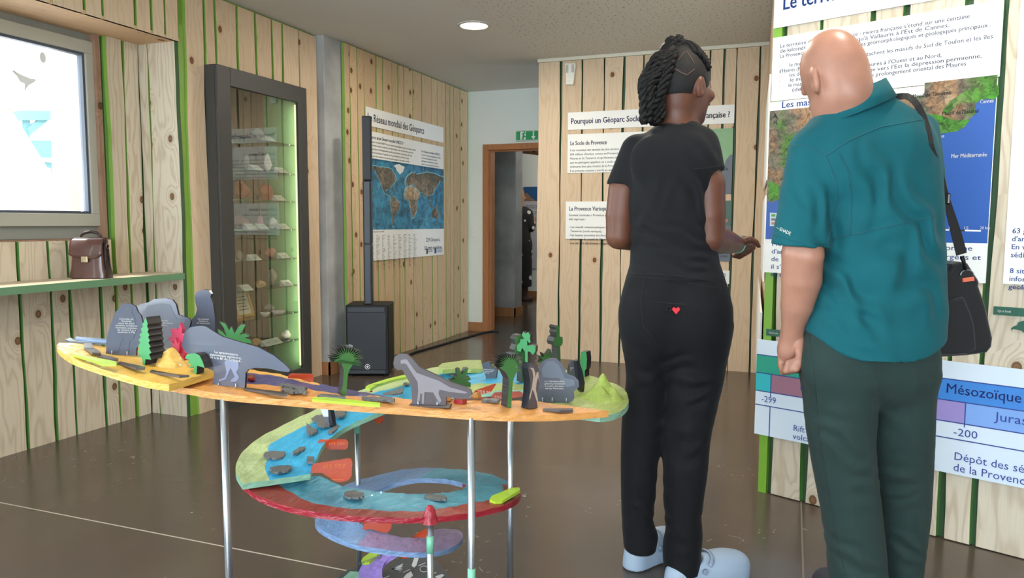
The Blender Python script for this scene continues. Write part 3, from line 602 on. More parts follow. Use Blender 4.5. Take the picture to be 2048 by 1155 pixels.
# 6 dimetrodon
p = Plate('figure_plate', Z4([(800, 888)])[0], .728, 0, 'blue-grey smoked plate about the Dimetrodon beside the green mountain', 'plate', GR)
p.cut('plate', Z4([(648,885),(650,700),(660,560),(680,510),(720,478),(770,461),(830,465),(880,510),(910,560),(925,598),(955,622),(1010,640),(1045,680),(1050,735),(1000,782),(1006,840),(990,870),(955,890)]), [SMOKE, EDGE_D], 0, .006, 1)
p.cut('silhouette', Z4([(700,640),(690,560),(740,490),(800,485),(850,520),(890,600),(910,650),(1000,670),(1010,720),(930,740),(880,700),(860,650),(760,650)]), pm('silhouette_slate', (96, 106, 124), .4), -.0006, -.0001)
a, b = p.c(*Z4([(815, 690)])[0]); text(p.ob, 'Le Dimétrodon,\ngrand prédateur\nà voile dorsale,\nvit au Permien.', .0042, a, b, -.001, INKW, width=.052, align='CENTER', bold=.014, line=1.0)
pins(p, Z4([(697, 872), (792, 874), (927, 880)]))
# 7 plate seen at an angle
p = Plate('figure_plate', Z4([(605, 948)])[0], .742, 42, 'narrow brown plate with a pale lizard turned away beside the dimetrodon plate', 'plate', GR)
p.cut('plate', Z4([(556,950),(562,890),(575,800),(580,700),(560,560),(575,505),(655,530),(672,640),(660,760),(640,820),(650,952)]), [SMOKE2, EDGE_D], 0, .022, 1)
p.cut('silhouette', Z4([(575,552),(610,555),(625,600),(628,660),(640,600),(655,590),(668,690),(655,640),(640,690),(632,760),(655,880),(640,870),(615,790),(600,760),(575,860),(570,840),(595,740),(610,640),(600,580)]), pm('silhouette_beige', (178, 160, 146), .5), -.0007, -.0001)
# 8 dark rounded plates at the right
for k, (q, ph) in enumerate(((Z4([(958,690),(948,600),(958,530),(980,485),(1010,482),(1040,560),(1050,640),(1048,720),(1030,740)]), 20), (Z4([(1046,700),(1030,560),(1025,490),(1045,475),(1060,520),(1085,590),(1105,700),(1098,780),(1080,792),(1060,770)]), 48))):
    p = Plate('figure_plate', Z4([((1010, 760), (1075, 790))[k]])[0], .715, ph, ('dark plate with two lines of pale writing behind the dimetrodon plate', 'black rounded plate seen nearly edge-on left of the green mountain')[k], 'plate', GR)
    p.cut('plate', q, [(SMOKE, EDGE_D)[k], EDGE_D], 0, .010, 1)
    if k == 0:
        a, b = p.c(*Z4([(962, 560)])[0]); text(p.ob, 'Meganeura, libellule\ngéante', .0035, a, b, -.001, INKW, width=.020, bold=.012)
# 9 plate standing in the sea behind
p = Plate('figure_plate', Z4([(180, 700)])[0], .655, -18, 'slate plate with three lines of writing standing in the blue sea', 'plate', GR)
p.cut('plate', Z4([(150,700),(152,640),(125,560),(116,515),(180,490),(205,540),(262,570),(250,640),(238,700)]), [pm('slate_blue_acrylic', (70, 78, 92), .3, coat=.2), EDGE_D], 0, .012, 1)
a, b = p.c(*Z4([(132, 572)])[0]); text(p.ob, 'Tiktaalik sort des eaux\net marche sur terre\nau Dévonien', .0038, a, b, -.001, INKW, width=.036, bold=.012)
# 10 penguin-like plate on the lower sea
p = Plate('figure_plate', Z5([(915, 385)])[0], .562, -35, 'white and black plate leaning over a grey footprint on the lower blue ramp', 'plate', GR)
p.cut('plate', Z5([(828,235),(900,235),(915,290),(900,330),(905,365),(880,345),(850,290)]), [pm('plate_pale', (196, 204, 220), .35), EDGE_D], 0, .004, 1)
p.cut('dark_fin', Z5([(900,240),(920,240),(940,380),(920,388),(905,330)]), EDGE_D, -.004, .010)
p.cut('foot', Z5([(860,300),(905,300),(925,388),(910,388),(880,345)]), SMOKE, -.002, -.0004)

# ---- layered green trees
GT = 'layered green trees on the spiral'
def tree(base, z, phi, pts, label, mat=TGRN, th=.026):
    p = Plate('tree_cutout', base, z, phi, label, 'tree', GT)
    p.cut('front_leaf', pts, [mat, TDARK], 0, .004, 1)
    p.cut('layered_stack', pts, TDARK, .004, th)
    return p
def frond(cx, cy, r0, r1, a0, a1, n):
    P = []
    for i in range(n):
        a = math.radians(a0+(a1-a0)*i/(n-1)); rr = r1*(.9+.16*((i*7) % 3)/2)
        da = math.radians((a1-a0)/(n-1)*.5)
        P += [(cx+rr*math.cos(a), cy-rr*.82*math.sin(a)), (cx+r0*math.cos(a+da), cy-r0*.82*math.sin(a+da))]
    return P[:-1]
con = [(832,303),(812,350),(800,360),(808,385),(790,400),(800,430),(778,450),(792,470),(772,490),(786,515),(764,545),(782,562),(762,592),(784,606),(770,632),(800,640),(808,695),(826,697),(828,650),(876,655),(858,610),(878,598),(858,560),(872,548),(852,515),(866,500),(850,468),(862,455),(846,425),(854,405),(842,380),(848,362),(838,330)]
tree(Z1([(817, 695)])[0], .83, -32, Z1(con), 'fresh green conifer cutout with a ridged black side in front of the mammoth plate', pm('conifer_green', (56, 142, 84), .45), .036)
t2 = [(1228,768),(1230,712),(1192,725),(1205,690),(1175,685),(1190,655),(1155,645),(1165,620),(1200,605),(1240,602),(1275,620),(1300,670),(1318,725),(1285,712),(1255,705),(1250,772)]
tree(Z1([(1240, 770)])[0], .812, -30, Z1(t2), 'small bent green tree cutout between volcano and tyrannosaur', pm('conifer_green2', (54, 140, 82), .45), .020)
f3 = [(640,410),(560,400),(540,375),(480,340),(455,280),(500,300),(545,345),(520,270),(475,205),(530,225),(570,290),(590,250),(620,320),(650,270),(690,235),(728,235),(700,290),(670,330),(720,320),(765,345),(720,360),(780,385),(790,420),(720,405)]
tree(Z2([(640, 560)])[0], .80, 15, Z2(f3+[(660,560),(620,560)]), 'green fern cutout rising behind the tyrannosaur plate', TGRN, .02)
palm = Z3([(205,820),(222,700),(228,570),(205,500),(165,470)]+frond(262, 470, 62, 158, 192, -30, 21)+[(345,500),(310,530),(285,570),(268,620),(262,700),(252,822)])
tree(Z3([(228, 822)])[0], .766, 30, palm, 'green dragon palm cutout standing before the loudspeaker', TGRN2, .03)
p5 = [(1320,760),(1290,720),(1265,690),(1240,670),(1300,660),(1262,628),(1320,640),(1318,570),(1345,560),(1365,620),(1395,560),(1428,556),(1415,610),(1390,650),(1440,640),(1452,670),(1410,680),(1452,700),(1448,745),(1400,730),(1360,770)]
tree(Z3([(1345, 800)])[0], .745, 18, Z3(p5+[(1350,800),(1338,800)]), 'low leafy green plant cutout right of the sauropod neck', TGRN2, .02)
pal2 = Z4([(358,938),(372,760),(375,660),(345,600),(300,560)]+frond(388, 520, 54, 132, 200, -36, 21)+[(450,590),(425,650),(412,700),(405,800),(398,940)])
tree(Z4([(378, 938)])[0], .742, 30, pal2, 'green dragon palm cutout left of the turned lizard plate', TGRN2, .03)
t7 = [(528,700),(532,560),(530,400),(500,360),(490,400),(455,390),(450,340),(480,310),(485,280),(520,275),(498,240),(512,205),(535,225),(560,208),(582,245),(575,275),(585,300),(570,318),(550,290),(552,340),(600,335),(632,345),(628,400),(605,430),(580,400),(556,395),(556,560),(545,700)]
tree(Z4([(537, 705)])[0], .70, -20, Z4(t7), 'bright green clumpy tree cutout behind the turned plate', BRT, .022)
t8 = [(495,695),(500,560),(490,420),(440,420),(425,380),(445,330),(430,280),(455,240),(500,235),(530,300),(540,400),(515,560),(520,695)]
tree(Z4([(506, 698)])[0], .69, 30, Z4(t8), 'darker green tree cutout overlapped by the bright clumpy tree', TGRN2, .03)
t9 = [(850,480),(848,345),(810,335),(800,300),(815,260),(835,250),(825,210),(835,190),(822,165),(835,145),(858,155),(862,185),(850,200),(866,225),(855,250),(892,258),(893,310),(880,340),(868,345),(872,480)]
tree(Z4([(860, 520)])[0], .705, 35, Z4(t9+[(872,520),(850,520)]), 'slim green tree cutout standing against the pine partition', TGRN2, .035)
f10 = [(740,500),(690,520),(650,500),(700,480),(660,440),(715,450),(700,410),(745,430),(780,378),(782,420),(805,410),(800,440),(822,470),(800,500)]
tree(Z4([(745, 560)])[0], .708, 20, Z4(f10+[(755,560),(738,560)]), 'spiky green agave cutout behind the dimetrodon plate', TGRN2, .03)
t11 = [(1085,640),(1085,580),(1062,560),(1060,480),(1068,400),(1095,395),(1118,400),(1125,470),(1120,560),(1105,580),(1105,640)]
tree(Z4([(1095, 640)])[0], .70, -35, Z4(t11), 'green column-shaped horsetail cutout near the green mountain', pm('horsetail_green', (48, 128, 72), .45), .028)

# ---- volcano, mountain, rocks
def mound(name, base, z, rx, ry, peaks, mat, label, cat):
    z = rz(*base, z)+.001; B = atz(*base, z); rows = []; n = 26
    for i in range(n+1):
        r = []
        for j in range(n+1):
            u, v = -1+2*i/n, -1+2*j/n; rr = math.hypot(u, v); h = 0
            for (pu, pv, ph, pr) in peaks: h = max(h, ph*max(0, 1-(math.hypot(u-pu, v-pv)/pr)**1.25))
            h += .10*max(p_[2] for p_ in peaks)*math.sin(7*u+3*v)*math.sin(6*v-2*u)*max(0, 1-rr)
            h *= max(0, min(1, (1.05-rr)*3)); w = RT*u*rx+FW*v*ry
            r.append((w.x, w.y, h))
        rows.append(r)
    o = MB().grid([r[::-1] for r in rows]).build(name, mat, fix=False); o.location = B; return tag(o, label, cat)
VC = mound('volcano_model', Z1([(1050, 745)])[0], .813, .047, .045, [(-.12, .1, .058, 1.0), (.2, -.3, .030, .8), (.55, 0, .02, .6)], paper('paint_volcano', (212, 172, 86)), 'yellow papier-mache volcano between conifer and bent tree', 'model volcano')
MT = mound('mountain_model', Z4([(1270, 850)])[0], .715, .055, .06, [(.05, .25, .062, .75), (-.1, -.25, .034, .7), (.45, .0, .03, .7), (-.5, .3, .018, .5)], paper('paint_mountain', (140, 160, 70)), 'green papier-mache mountain at the right end of the spiral', 'model mountain')
MAG = pm('eruption_magenta', (188, 46, 88), .3, .15, 40)
p = Plate('eruption_flame', Z1([(1105, 700)])[0], .815, -15, 'magenta eruption flame rising from the yellow volcano', 'flame')
p.cut('flame', Z1([(1130,640),(1115,590),(1085,545),(1055,510),(1022,470),(1062,465),(1040,402),(1085,400),(1108,410),(1125,352),(1140,400),(1138,440),(1155,460),(1140,520),(1145,580),(1175,600),(1150,625),(1165,700),(1120,700),(1095,640)]), MAG, -.004, .006)
p.cut('flame_tongue', Z1([(1010,600),(1040,560),(1075,540),(1065,570),(1040,590)]), pm('eruption_orange', (206, 96, 50), .4), -.006, .001, clip=False)
p.cut('flame_front', Z1([(1100,590),(1075,540),(1060,500),(1088,520),(1095,470),(1112,520),(1130,500),(1125,600)]), pm('eruption_pink', (204, 70, 96), .3), -.009, -.003)

# ---- flat pieces lying on the ramp: labels, fossils, fins
def piece(name, px, z, t, mat, label, cat, group, ms=None, lettering=None):
    mx_ = sum(q[0] for q in px)/len(px); my_ = sum(q[1] for q in px)/len(px)
    z = max(rz(mx_*.3+q[0]*.7, my_*.3+q[1]*.7, z, .02) for q in px)+.0004
    P = [atz(x, y, z) for x, y in px]; c = sum(P, Vector())/len(P)
    o = MB().slab([(q.x-c.x, q.y-c.y) for q in P], 0, t, 0, 1 if ms else None).build(name, [mat, ms] if ms else mat)
    o.location = (c.x, c.y, z); return tag(o, label, cat, group)
BRN = pm('label_brown', (74, 64, 60), .35, .1); BRE = pm('label_edge', (120, 112, 110), .3); LIME = pm('label_lime', (172, 206, 62), .35, .05); FOS = pm('fossil_grey', (96, 98, 98), .45, .25, 90, .4); SLT = pm('slate_label', (92, 98, 106), .3)
gl = 'flat label bars on the upper ramp'
piece('label_bar', Z1([(165,500),(210,484),(255,510),(520,524),(515,535),(200,512)]), .85, .004, SLT, 'grey slate bar at the far left tip of the yellow ramp', 'label', gl)
piece('label_bar', Z1([(250,492),(258,478),(520,500),(526,516),(400,510)]), .853, .005, pm('label_blue_sheen', (120, 146, 186), .25), 'blue shiny bar on top of the slate bar at the left tip', 'label', gl)
piece('label_bar', Z1([(320,570),(320,535),(390,535),(396,570)]), .846, .005, BRE, 'short grey-brown bar left of the hominid plate', 'label', gl)
piece('label_bar', Z1([(330,575),(400,572),(460,606),(458,615),(390,612)]), .844, .005, BRN, 'small brown bar behind the lime label', 'label', gl)
piece('label_bar', Z1([(425,632),(445,620),(605,660),(600,672),(540,670)]), .838, .005, BRN, 'brown bar below the hominid plate', 'label', gl)
piece('label_bar', Z1([(600,695),(620,685),(828,730),(820,742),(750,740)]), .83, .005, BRN, 'brown bar in front of the conifer', 'label', gl)
piece('label_bar', Z1([(865,765),(880,755),(1090,792),(1190,800),(1110,806)]), .818, .005, BRN, 'brown bar in front of the volcano', 'label', gl)
piece('lime_label', Z1([(228,628),(240,612),(330,640),(590,690),(590,708),(478,710),(400,680)]), .838, .006, LIME, 'lime green label on the yellow ramp edge', 'label', 'lime green era labels')
piece('label_bar', Z2([(708,868),(725,858),(900,880),(1130,905),(1125,925),(1085,925)]), .778, .005, BRN, 'long brown bar right of the tyrannosaur foot', 'label', gl)
piece('lime_label', Z2([(1365,975),(1375,955),(1500,955),(1925,1000),(2030,1010),(2022,1030),(1900,1024)]), .763, .006, LIME, 'lime green label below the dragon palm', 'label', 'lime green era labels')
piece('label_bar', Z4([(700,972),(705,962),(850,962),(992,962),(990,978),(860,982)]), .738, .005, BRN, 'brown bar below the turned lizard plate', 'label', gl)
gf = 'grey fossil pieces on the ramps'
def fossil(px, z, label, t=.006):
    R_ = random.Random(len(label)); q = []
    for i, p_ in enumerate(px):
        n_ = px[(i+1) % len(px)]; q.append(p_)
        for f_ in (.33, .66): q.append((p_[0]+(n_[0]-p_[0])*f_+R_.uniform(-1.6, 1.6), p_[1]+(n_[1]-p_[1])*f_+R_.uniform(-1.2, 1.2)))
    px = q; return piece('fossil_piece', px, z, t, FOS, label, 'fossil', gf)
fossil(Z2([(1050,830),(1085,812),(1130,825),(1210,838),(1215,850),(1320,850),(1322,862),(1300,875),(1230,870),(1150,848),(1080,845)]), .775, 'grey crocodile fossil piece on the violet sea of the orange ramp')
fossil(Z2([(1065,880),(1090,862),(1160,865),(1200,880),(1310,885),(1312,905),(1280,905),(1230,898),(1190,905),(1150,900),(1110,890)]), .772, 'grey reptile fossil piece right of the long brown bar')
fossil(Z2([(1420,935),(1470,922),(1560,930),(1690,945),(1692,960),(1560,955)]), .766, 'flat grey fossil below the dragon palm')
fossil(Z3([(402,862),(420,848),(560,860),(650,855),(720,872),(715,888),(600,882),(480,875)]), .762, 'long grey fossil fish left of the sauropod')
fossil(Z3([(605,815),(660,795),(740,785),(755,765),(805,768),(800,800),(760,815),(700,822)]), .63, 'grey marine reptile fossil in the blue sea behind the sauropod')
fossil(Z3([(800,725),(815,712),(862,716),(862,732),(815,734)]), .64, 'small grey fossil at the back of the blue sea')
fossil(Z4([(110,880),(140,868),(250,870),(292,880),(270,892),(150,892)]), .745, 'flat grey ammonite piece left of the second dragon palm')
fossil(Z5([(358,632),(375,605),(440,598),(530,602),(540,628),(510,650),(440,658),(385,652)]), .528, 'ribbed oval fossil on the lower blue ramp')
fossil(Z5([(602,610),(620,590),(670,562),(705,560),(700,578),(650,605),(610,625)]), .535, 'small ribbed fossil beside the oval one')
fossil(Z5([(410,740),(500,718),(585,720),(592,742),(560,760),(480,775),(420,770)]), .518, 'knobbly trilobite fossil near the 539 step')
fossil(Z5([(712,368),(740,385),(775,420),(805,415),(800,440),(760,458),(718,458),(720,420)]), .552, 'squid-shaped fossil pointing away on the lower blue ramp')
fossil(Z5([(750,320),(800,290),(850,295),(900,340),(905,385),(860,398),(810,385),(800,350),(770,340)]), .56, 'wide grey footprint slab under the white and black plate', .003)
fossil(Z5([(935,300),(960,262),(1000,248),(1035,255),(1035,300),(990,312)]), .572, 'round dark fossil beside the white and black plate')
fossil(Z6([(370,460),(400,440),(470,438),(535,455),(538,480),(490,497),(420,495),(375,485)]), .462, 'fan-shaped grey fossil on the teal ramp')
fossil(Z6([(1045,480),(1065,464),(1110,470),(1200,472),(1232,490),(1225,512),(1150,508),(1060,500)]), .438, 'long grey worm fossil on the teal ramp')
o = piece('label_bar', Z5([(885,440),(895,428),(1030,335),(1055,335),(1052,348),(925,445)]), .558, .006, FOS, 'slanting grey name bar at the inner edge of the blue ramp', 'label', gl)
o = piece('label_bar', Z5([(720,592),(780,588),(782,605),(768,690),(715,690)]), .53, .006, SLT, 'small slate name tile on the lower blue ramp', 'label', gl)
o = piece('lime_label', Z6([(1592,520),(1610,490),(1780,418),(1845,418),(1848,440),(1700,530),(1640,540)]), .412, .008, LIME, 'lime green label at the right end of the red ramp', 'label', 'lime green era labels')
o = piece('lime_label', Z6([(515,1030),(530,1005),(640,925),(705,920),(700,940),(585,1040),(540,1048)]), .145, .008, LIME, 'lime green label on the violet ramp near the floor', 'label', 'lime green era labels')
tx = text(o, 'ARCHÉEN', .012, -.035, 0, 0, INKW, width=.075, bold=.02); tx.rotation_euler = (math.radians(-90), 0, math.radians(68)); tx.location = (.014, -.036, .0088)
o = piece('lime_label', Z3([(440,758),(470,738),(650,680),(838,636),(842,660),(700,690),(560,735),(480,780)]), .642, .008, LIME, 'lime green label with white letters on the back ramp', 'label', 'lime green era labels')
tx = text(o, 'PALÉOZOÏQUE', .011, -.07, 0, 0, INKW, width=.15, bold=.02); tx.rotation_euler = (math.radians(-90), 0, math.radians(66)); tx.location = (.028, .0, .0088)
piece('green_bank', Z3([(1140,575),(1180,545),(1300,530),(1400,515),(1550,515),(1560,600),(1450,605),(1320,602),(1180,612),(1140,600)]), .66, .014, GRN, 'pale green raised bank at the back of the spiral', 'model bank', None)
GEM = pm('gem_red', (150, 28, 40), .15, .1, coat=.5)
for k, (a, b, z, lab) in enumerate(((790, 760, .79, 'dark red block behind the tyrannosaur foot'),)):
    piece('red_block', Z2([(740,742),(815,742),(815,775),(750,770)]), z, .006, GEM, lab, 'block', None)
piece('red_block', Z3([(1285,868),(1410,865),(1412,890),(1370,903),(1290,900)]), .748, .010, GEM, 'shiny red block right of the sauropod foot bar', 'block', None)
piece('red_block', Z3([(475,790),(480,755),(505,750),(505,790)]), .625, .014, GEM, 'small upright red block on the back blue sea', 'block', None)
def rock(name, base, z, r, mat, label, cat='rock', group=None, sq=.7, seed=0, parent=None):
    bm = bmesh.new(); bmesh.ops.create_icosphere(bm, subdivisions=3, radius=1); R_ = random.Random(seed)
    ks = [(Vector((R_.uniform(-1, 1), R_.uniform(-1, 1), R_.uniform(-1, 1))).normalized(), R_.uniform(.62, .95)) for _ in range(9)]
    for v in bm.verts:
        d = v.co.normalized()
        for k, c in ks:
            e = v.co.dot(k)
            if e > c: v.co -= k*(e-c)
        v.co *= 1+.05*math.sin(9*d.x+seed)*math.sin(8*d.y)*math.sin(7*d.z+1)
        v.co.z *= sq; v.co *= r
    mz = min(v.co.z for v in bm.verts)
    for v in bm.verts: v.co.z -= mz
    me = bpy.data.meshes.new(name); bm.to_mesh(me); bm.free(); me.materials.append(mat)
    o = link(bpy.data.objects.new(name, me), parent)
    B = base if isinstance(base, Vector) else atz(*base, z); o.location = B
    return tag(o, label, cat, group)
RKO = pm('rock_ochre', (178, 122, 62), .7, .3, 40, .5)
rock('model_rock', Z3([(1505, 855)])[0], .748, .012, RKO, 'ochre model rock beside the 259 tag', seed=3, group='ochre model rocks'); rock('model_rock', Z3([(1240, 880)])[0], .75, .009, RKO, 'ochre model rock right of the sauropod feet', seed=5, group='ochre model rocks')

# ---- orange date tags standing at the inner edge (written on their far side, so seen mirrored)
ACR = pm('orange_acrylic', (172, 58, 18), .18, .06, 5, coat=.4, alpha=.96); ACRT = pm('orange_engraving', (255, 146, 88), .5)
def dtag(base, z, phi, pts, words=(), mir=True):
    p = Plate('date_tag', base, z, phi, parent=EXH); ob = MB().prism([p.c(*q) for q in pts], 0, .004).build('date_tag', ACR, EXH)
    e = p.ob; ob.location = e.location; ob.rotation_euler = e.rotation_euler; bpy.data.objects.remove(e); p.ob = ob
    for (s, x, y, h, w) in words:
        a, b = p.c(x, y); text(ob, s, h, a, b, -.0007, ACRT if mir else pm('tag_ink', (252, 214, 190), .5), width=w, align='CENTER', mirror=mir, bold=.015)
dtag(Z5([(800, 800)])[0], .505, 0, Z5([(748,765),(752,712),(775,688),(1050,645),(1080,648),(1092,670),(1085,790),(1060,825),(1000,840),(950,835),(900,800),(838,762)]), [('539 Ma', 665+4, 935, .011, .058)])
dtag(Z5([(830, 540)])[0], .54, 0, Z5([(800,520),(815,495),(830,490),(1035,488),(1058,510),(1055,555),(1035,572),(890,570),(862,530)]), [('485 Ma', 674, 889, .009, .046)])
e = [o_ for o_ in EXH.children if o_.name.startswith('date_tag')][0]
pp = Plate('x', Z5([(800, 800)])[0], .505, 0, parent=EXH)
for i, s in enumerate(('Apparition', 'des premiers', 'animaux')):
    a, b = pp.c(678-i*1.5, 944+i*7.5); text(e, s, .0042, a, b, -.0007, ACRT, width=(.042, .048, .030)[i], align='CENTER', mirror=True)
bpy.data.objects.remove(pp.ob)
dtag(Z5([(1255, 290)])[0], .572, -40, Z5([(1248,290),(1262,275),(1325,280),(1340,330),(1325,355),(1290,350),(1262,325)]))
dtag(Z2([(1200, 745)])[0], .79, 5, Z2([(1135,735),(1145,712),(1165,705),(1365,710),(1380,725),(1375,785),(1340,785),(1245,755),(1135,750)]))
dtag(Z3([(1560, 840)])[0], .70, -18, Z3([(1450,835),(1490,775),(1500,768),(1680,706),(1690,715),(1645,785),(1545,812),(1545,835),(1680,860),(1450,850)]), [('259 Ma', 970, 787, .009, .042)], False)
dtag(Z3([(1690, 840)])[0], .70, 0, Z4([(205,850),(215,810),(240,792),(480,780),(508,800),(505,830),(440,840),(320,858)]), [('299 Ma', 1004, 797, .008, .042)], False)
dtag(Z6([(640, 760)])[0], .29, 0, Z6([(525,760),(535,700),(565,665),(600,655),(775,655),(765,740),(735,775),(690,772),(595,742)]))
dtag(Z6([(1000, 815)])[0], .262, -50, Z6([(940,812),(1000,770),(1065,735),(1065,820)]))
dtag(Z6([(900, 950)])[0], .20, -20, Z6([(862,940),(970,935),(885,995),(858,990)]))

# ================================================================== PANELS ON THE WALLS
def panel(name, wall, s0, s1, z0, z1, label, cat='panel', mat=None, d=.024, th=.006, group=None):
    o = MB().box((0, -th, 0), (s1-s0, 0, z1-z0)).build(name, mat or WHITE_PANEL)
    o.location = wall.o+wall.ux*s0+wall.n*d+Vector((0, 0, z0)); o.rotation_euler = (0, 0, wall.a)
    o['_f'] = -th-.0006; tag(o, label, cat, group); o['_s'] = s0; o['_z'] = z0
    return o
def ptext(o, body, h, s, z, mat, **k): return text(o, body, h, s-o['_s'], z-o['_z'], o['_f'], mat, **k)
def ppoly(o, pts, mat, name='printed_area', lift=0.0):
    return MB().prism([(a-o['_s'], b-o['_z']) for a, b in pts], o['_f']-lift, o['_f']+.0005-lift).build(name, mat, o)
def terrain(name, cols, scale, bump=.9):
    m, n, l, b = newmat(name); tc = n.new('ShaderNodeTexCoord')
    a = n.new('ShaderNodeTexNoise'); a.inputs['Scale'].default_value = scale*2.2; a.inputs['Detail'].default_value = 8; a.inputs['Roughness'].default_value = .68; a.inputs['Distortion'].default_value = .6; l.new(tc.outputs['Object'], a.inputs[0])
    c = n.new('ShaderNodeTexNoise'); c.inputs['Scale'].default_value = scale*.35; c.inputs['Detail'].default_value = 4; l.new(tc.outputs['Object'], c.inputs[0])
    rp = n.new('ShaderNodeValToRGB'); rp.color_ramp.elements.remove(rp.color_ramp.elements[0])
    for i, (p, cc) in enumerate(cols):
        e = rp.color_ramp.elements[0] if i == 0 else rp.color_ramp.elements.new(p); e.position = p; e.color = (*lin(cc), 1)
    l.new(c.outputs['Fac'], rp.inputs[0]); l.new(mixc(n, l, sstep(n, l, a.outputs['Fac'], .62, .34), rp.outputs[0], mixc(n, l, .72, rp.outputs[0], (.02, .02, .02))), b.inputs['Base Color']); b.inputs['Roughness'].default_value = .5
    bp = n.new('ShaderNodeBump'); bp.inputs['Strength'].default_value = bump; bp.inputs['Distance'].default_value = .02; l.new(a.outputs['Fac'], bp.inputs['Height']); l.new(bp.outputs[0], b.inputs['Normal'])
    return m
# ---- world map poster
PZ = zm(680, 180, 3.039)
def mw(P): return [WM.sz(x, y, .03) for x, y in PZ(P)]
yl, yr = WM.sz(732, 212, .03)[0], WM.sz(887, 270, .03)[0]
o = panel('title_panel', WM, yl, yr, 1.945, 2.093, 'white title panel reading Le Réseau mondial des Géoparcs', 'panel')
ptext(o, 'Le Réseau mondial des Géoparcs', .062, yl+.02, 1.985, INK, width=.98, bold=.014)
o = panel('world_map_poster', WM, yl+.0, yr, .848, 1.905, 'white poster with a world map of geoparks behind the speaker column', 'poster')
ppoly(o, [(yl, 1.105), (yr, 1.105), (yr, 1.688), (yl, 1.688)], terrain('map_ocean', [(.3, (56, 126, 164)), (.55, (66, 146, 184)), (.7, (94, 172, 204))], 5, .10), 'world_map')
LAND = terrain('map_land', [(.30, (84, 92, 78)), (.5, (126, 118, 102)), (.66, (168, 152, 132))], 16); SAND = terrain('map_sand', [(.35, (120, 104, 84)), (.5, (196, 172, 138)), (.7, (214, 194, 164))], 12, .3)
SHELF = pm('map_shelf', (120, 186, 206), .5, .1, 30)
def grow(P, k):
    cx = sum(p[0] for p in P)/len(P); cy = sum(p[1] for p in P)/len(P); return [(cx+(x-cx)*k, cy+(y-cy)*k) for x, y in P]
def jag(P, a=3.0):
    R_ = random.Random(len(P)); q = []
    for i, p_ in enumerate(P):
        n_ = P[(i+1) % len(P)]; q.append(p_)
        for f_ in (.25, .5, .75): q.append((p_[0]+(n_[0]-p_[0])*f_+R_.uniform(-a, a), p_[1]+(n_[1]-p_[1])*f_+R_.uniform(-a, a)))
    return q
NAm = [(150,455),(200,462),(230,465),(265,470),(300,475),(320,490),(335,520),(345,545),(320,575),(305,590),(310,615),(290,600),(275,610),(285,630),(320,640),(310,645),(270,625),(255,590),(240,545),(215,495),(195,480),(150,480)]
SAm = [(310,650),(330,648),(345,668),(364,685),(358,720),(340,750),(330,775),(325,800),(330,828),(318,822),(317,770),(310,720),(303,690)]
AF = [(400,590),(430,580),(450,592),(470,595),(487,640),(468,665),(467,720),(450,770),(435,780),(428,720),(420,675),(395,662),(388,630)]
EUR = [(398,560),(410,525),(440,498),(470,512),(520,500),(580,510),(628,532),(628,552),(605,550),(590,580),(575,600),(560,635),(545,640),(552,670),(540,665),(530,630),(515,660),(505,630),(485,615),(470,605),(455,575),(430,576),(415,582),(400,578)]
AU = [(555,740),(575,715),(590,705),(601,750),(590,790),(570,775),(555,776)]
GLD = [(330,455),(360,450),(390,465),(385,490),(365,510),(345,490)]
for P, mt in ((NAm, LAND), (SAm, LAND), (AF, SAND), (EUR, LAND), (AU, LAND), (GLD, pm('map_ice', (226, 228, 224), .5)), ([(535,680),(548,685),(566,715),(548,708)], LAND)):
    P = jag(P); ppoly(o, mw(grow(P, 1.06)), SHELF, 'shallow_sea', .0003); ppoly(o, mw(P), mt, 'continent', .0008)
ppoly(o, mw([(428,668),(467,668),(465,722),(450,768),(436,778),(428,720)]), LAND, 'continent', .0013)
ptext(o, "Qu'est-ce qu'un Géoparc mondial UNESCO ?", .026, yl+.02, 1.848, INK, width=.60, bold=.02)
ptext(o, "Un Géoparc mondial UNESCO est un territoire géologique, reconnu au niveau mondial.\nLe patrimoine naturel et culturel y est mis en valeur, avec une éducation pour tous.\nIl s'engage dans un développement durable et un tourisme respectueux des lieux.\nLes habitants participent à la gestion et à la promotion du territoire entier.\nIls partagent leurs expériences avec les autres géoparcs du réseau mondial.\nC'est un label décerné pour quatre ans, révisé par des experts extérieurs.", .016, yl+.02, 1.815, INKB, width=.82, line=1.25)
ptext(o, 'Les Géoparcs mondiaux UNESCO :', .02, yr-.47, 1.815, INK, width=.40, bold=.02)
ptext(o, "Ce sont des espaces géographiques unifiés\noù les sites et paysages de portée\ngéologique internationale sont gérés\nselon un concept global de protection,\nd'éducation et de développement durable.", .016, yr-.47, 1.785, INKB, width=.40, line=1.25)
ptext(o, '229 Géoparcs,\n50 états membres', .036, yr-.235, .985, INK, width=.37, align='CENTER', bold=.014, line=1.5)
ptext(o, 'Les Géoparcs en 2025', .012, yl+.04, 1.083, INKB, width=.22)
for k in range(9):
    R_ = random.Random(k); body = '\n'.join(''.join(R_.choice('aeinorstlm') for _ in range(R_.randint(4, 10))) for _ in range(24))
    ptext(o, body, .0075, yl+.04+k*.093, 1.055, INKB, width=.062, line=1.15)
ppoly(o, [(yr-.16, .868), (yr-.03, .868), (yr-.03, .915), (yr-.16, .915)], pm('logo_tile', (210, 216, 222), .5), 'logo_tile')
ptext(o, 'unesco', .018, yr-.15, .884, INKBLUE, width=.11, bold=.02); ppoly(o, [(yr-.21, .868), (yr-.17, .868), (yr-.17, .918), (yr-.21, .918)], INKBLUE, 'logo_mark'); ptext(o, 'GEOPARC', .014, yr-.34, .886, INKB, width=.09, bold=.02); ppoly(o, [(yr-.385, .868), (yr-.355, .868), (yr-.348, .892), (yr-.355, .916), (yr-.385, .916), (yr-.378, .892)], INKB, 'logo_mark')

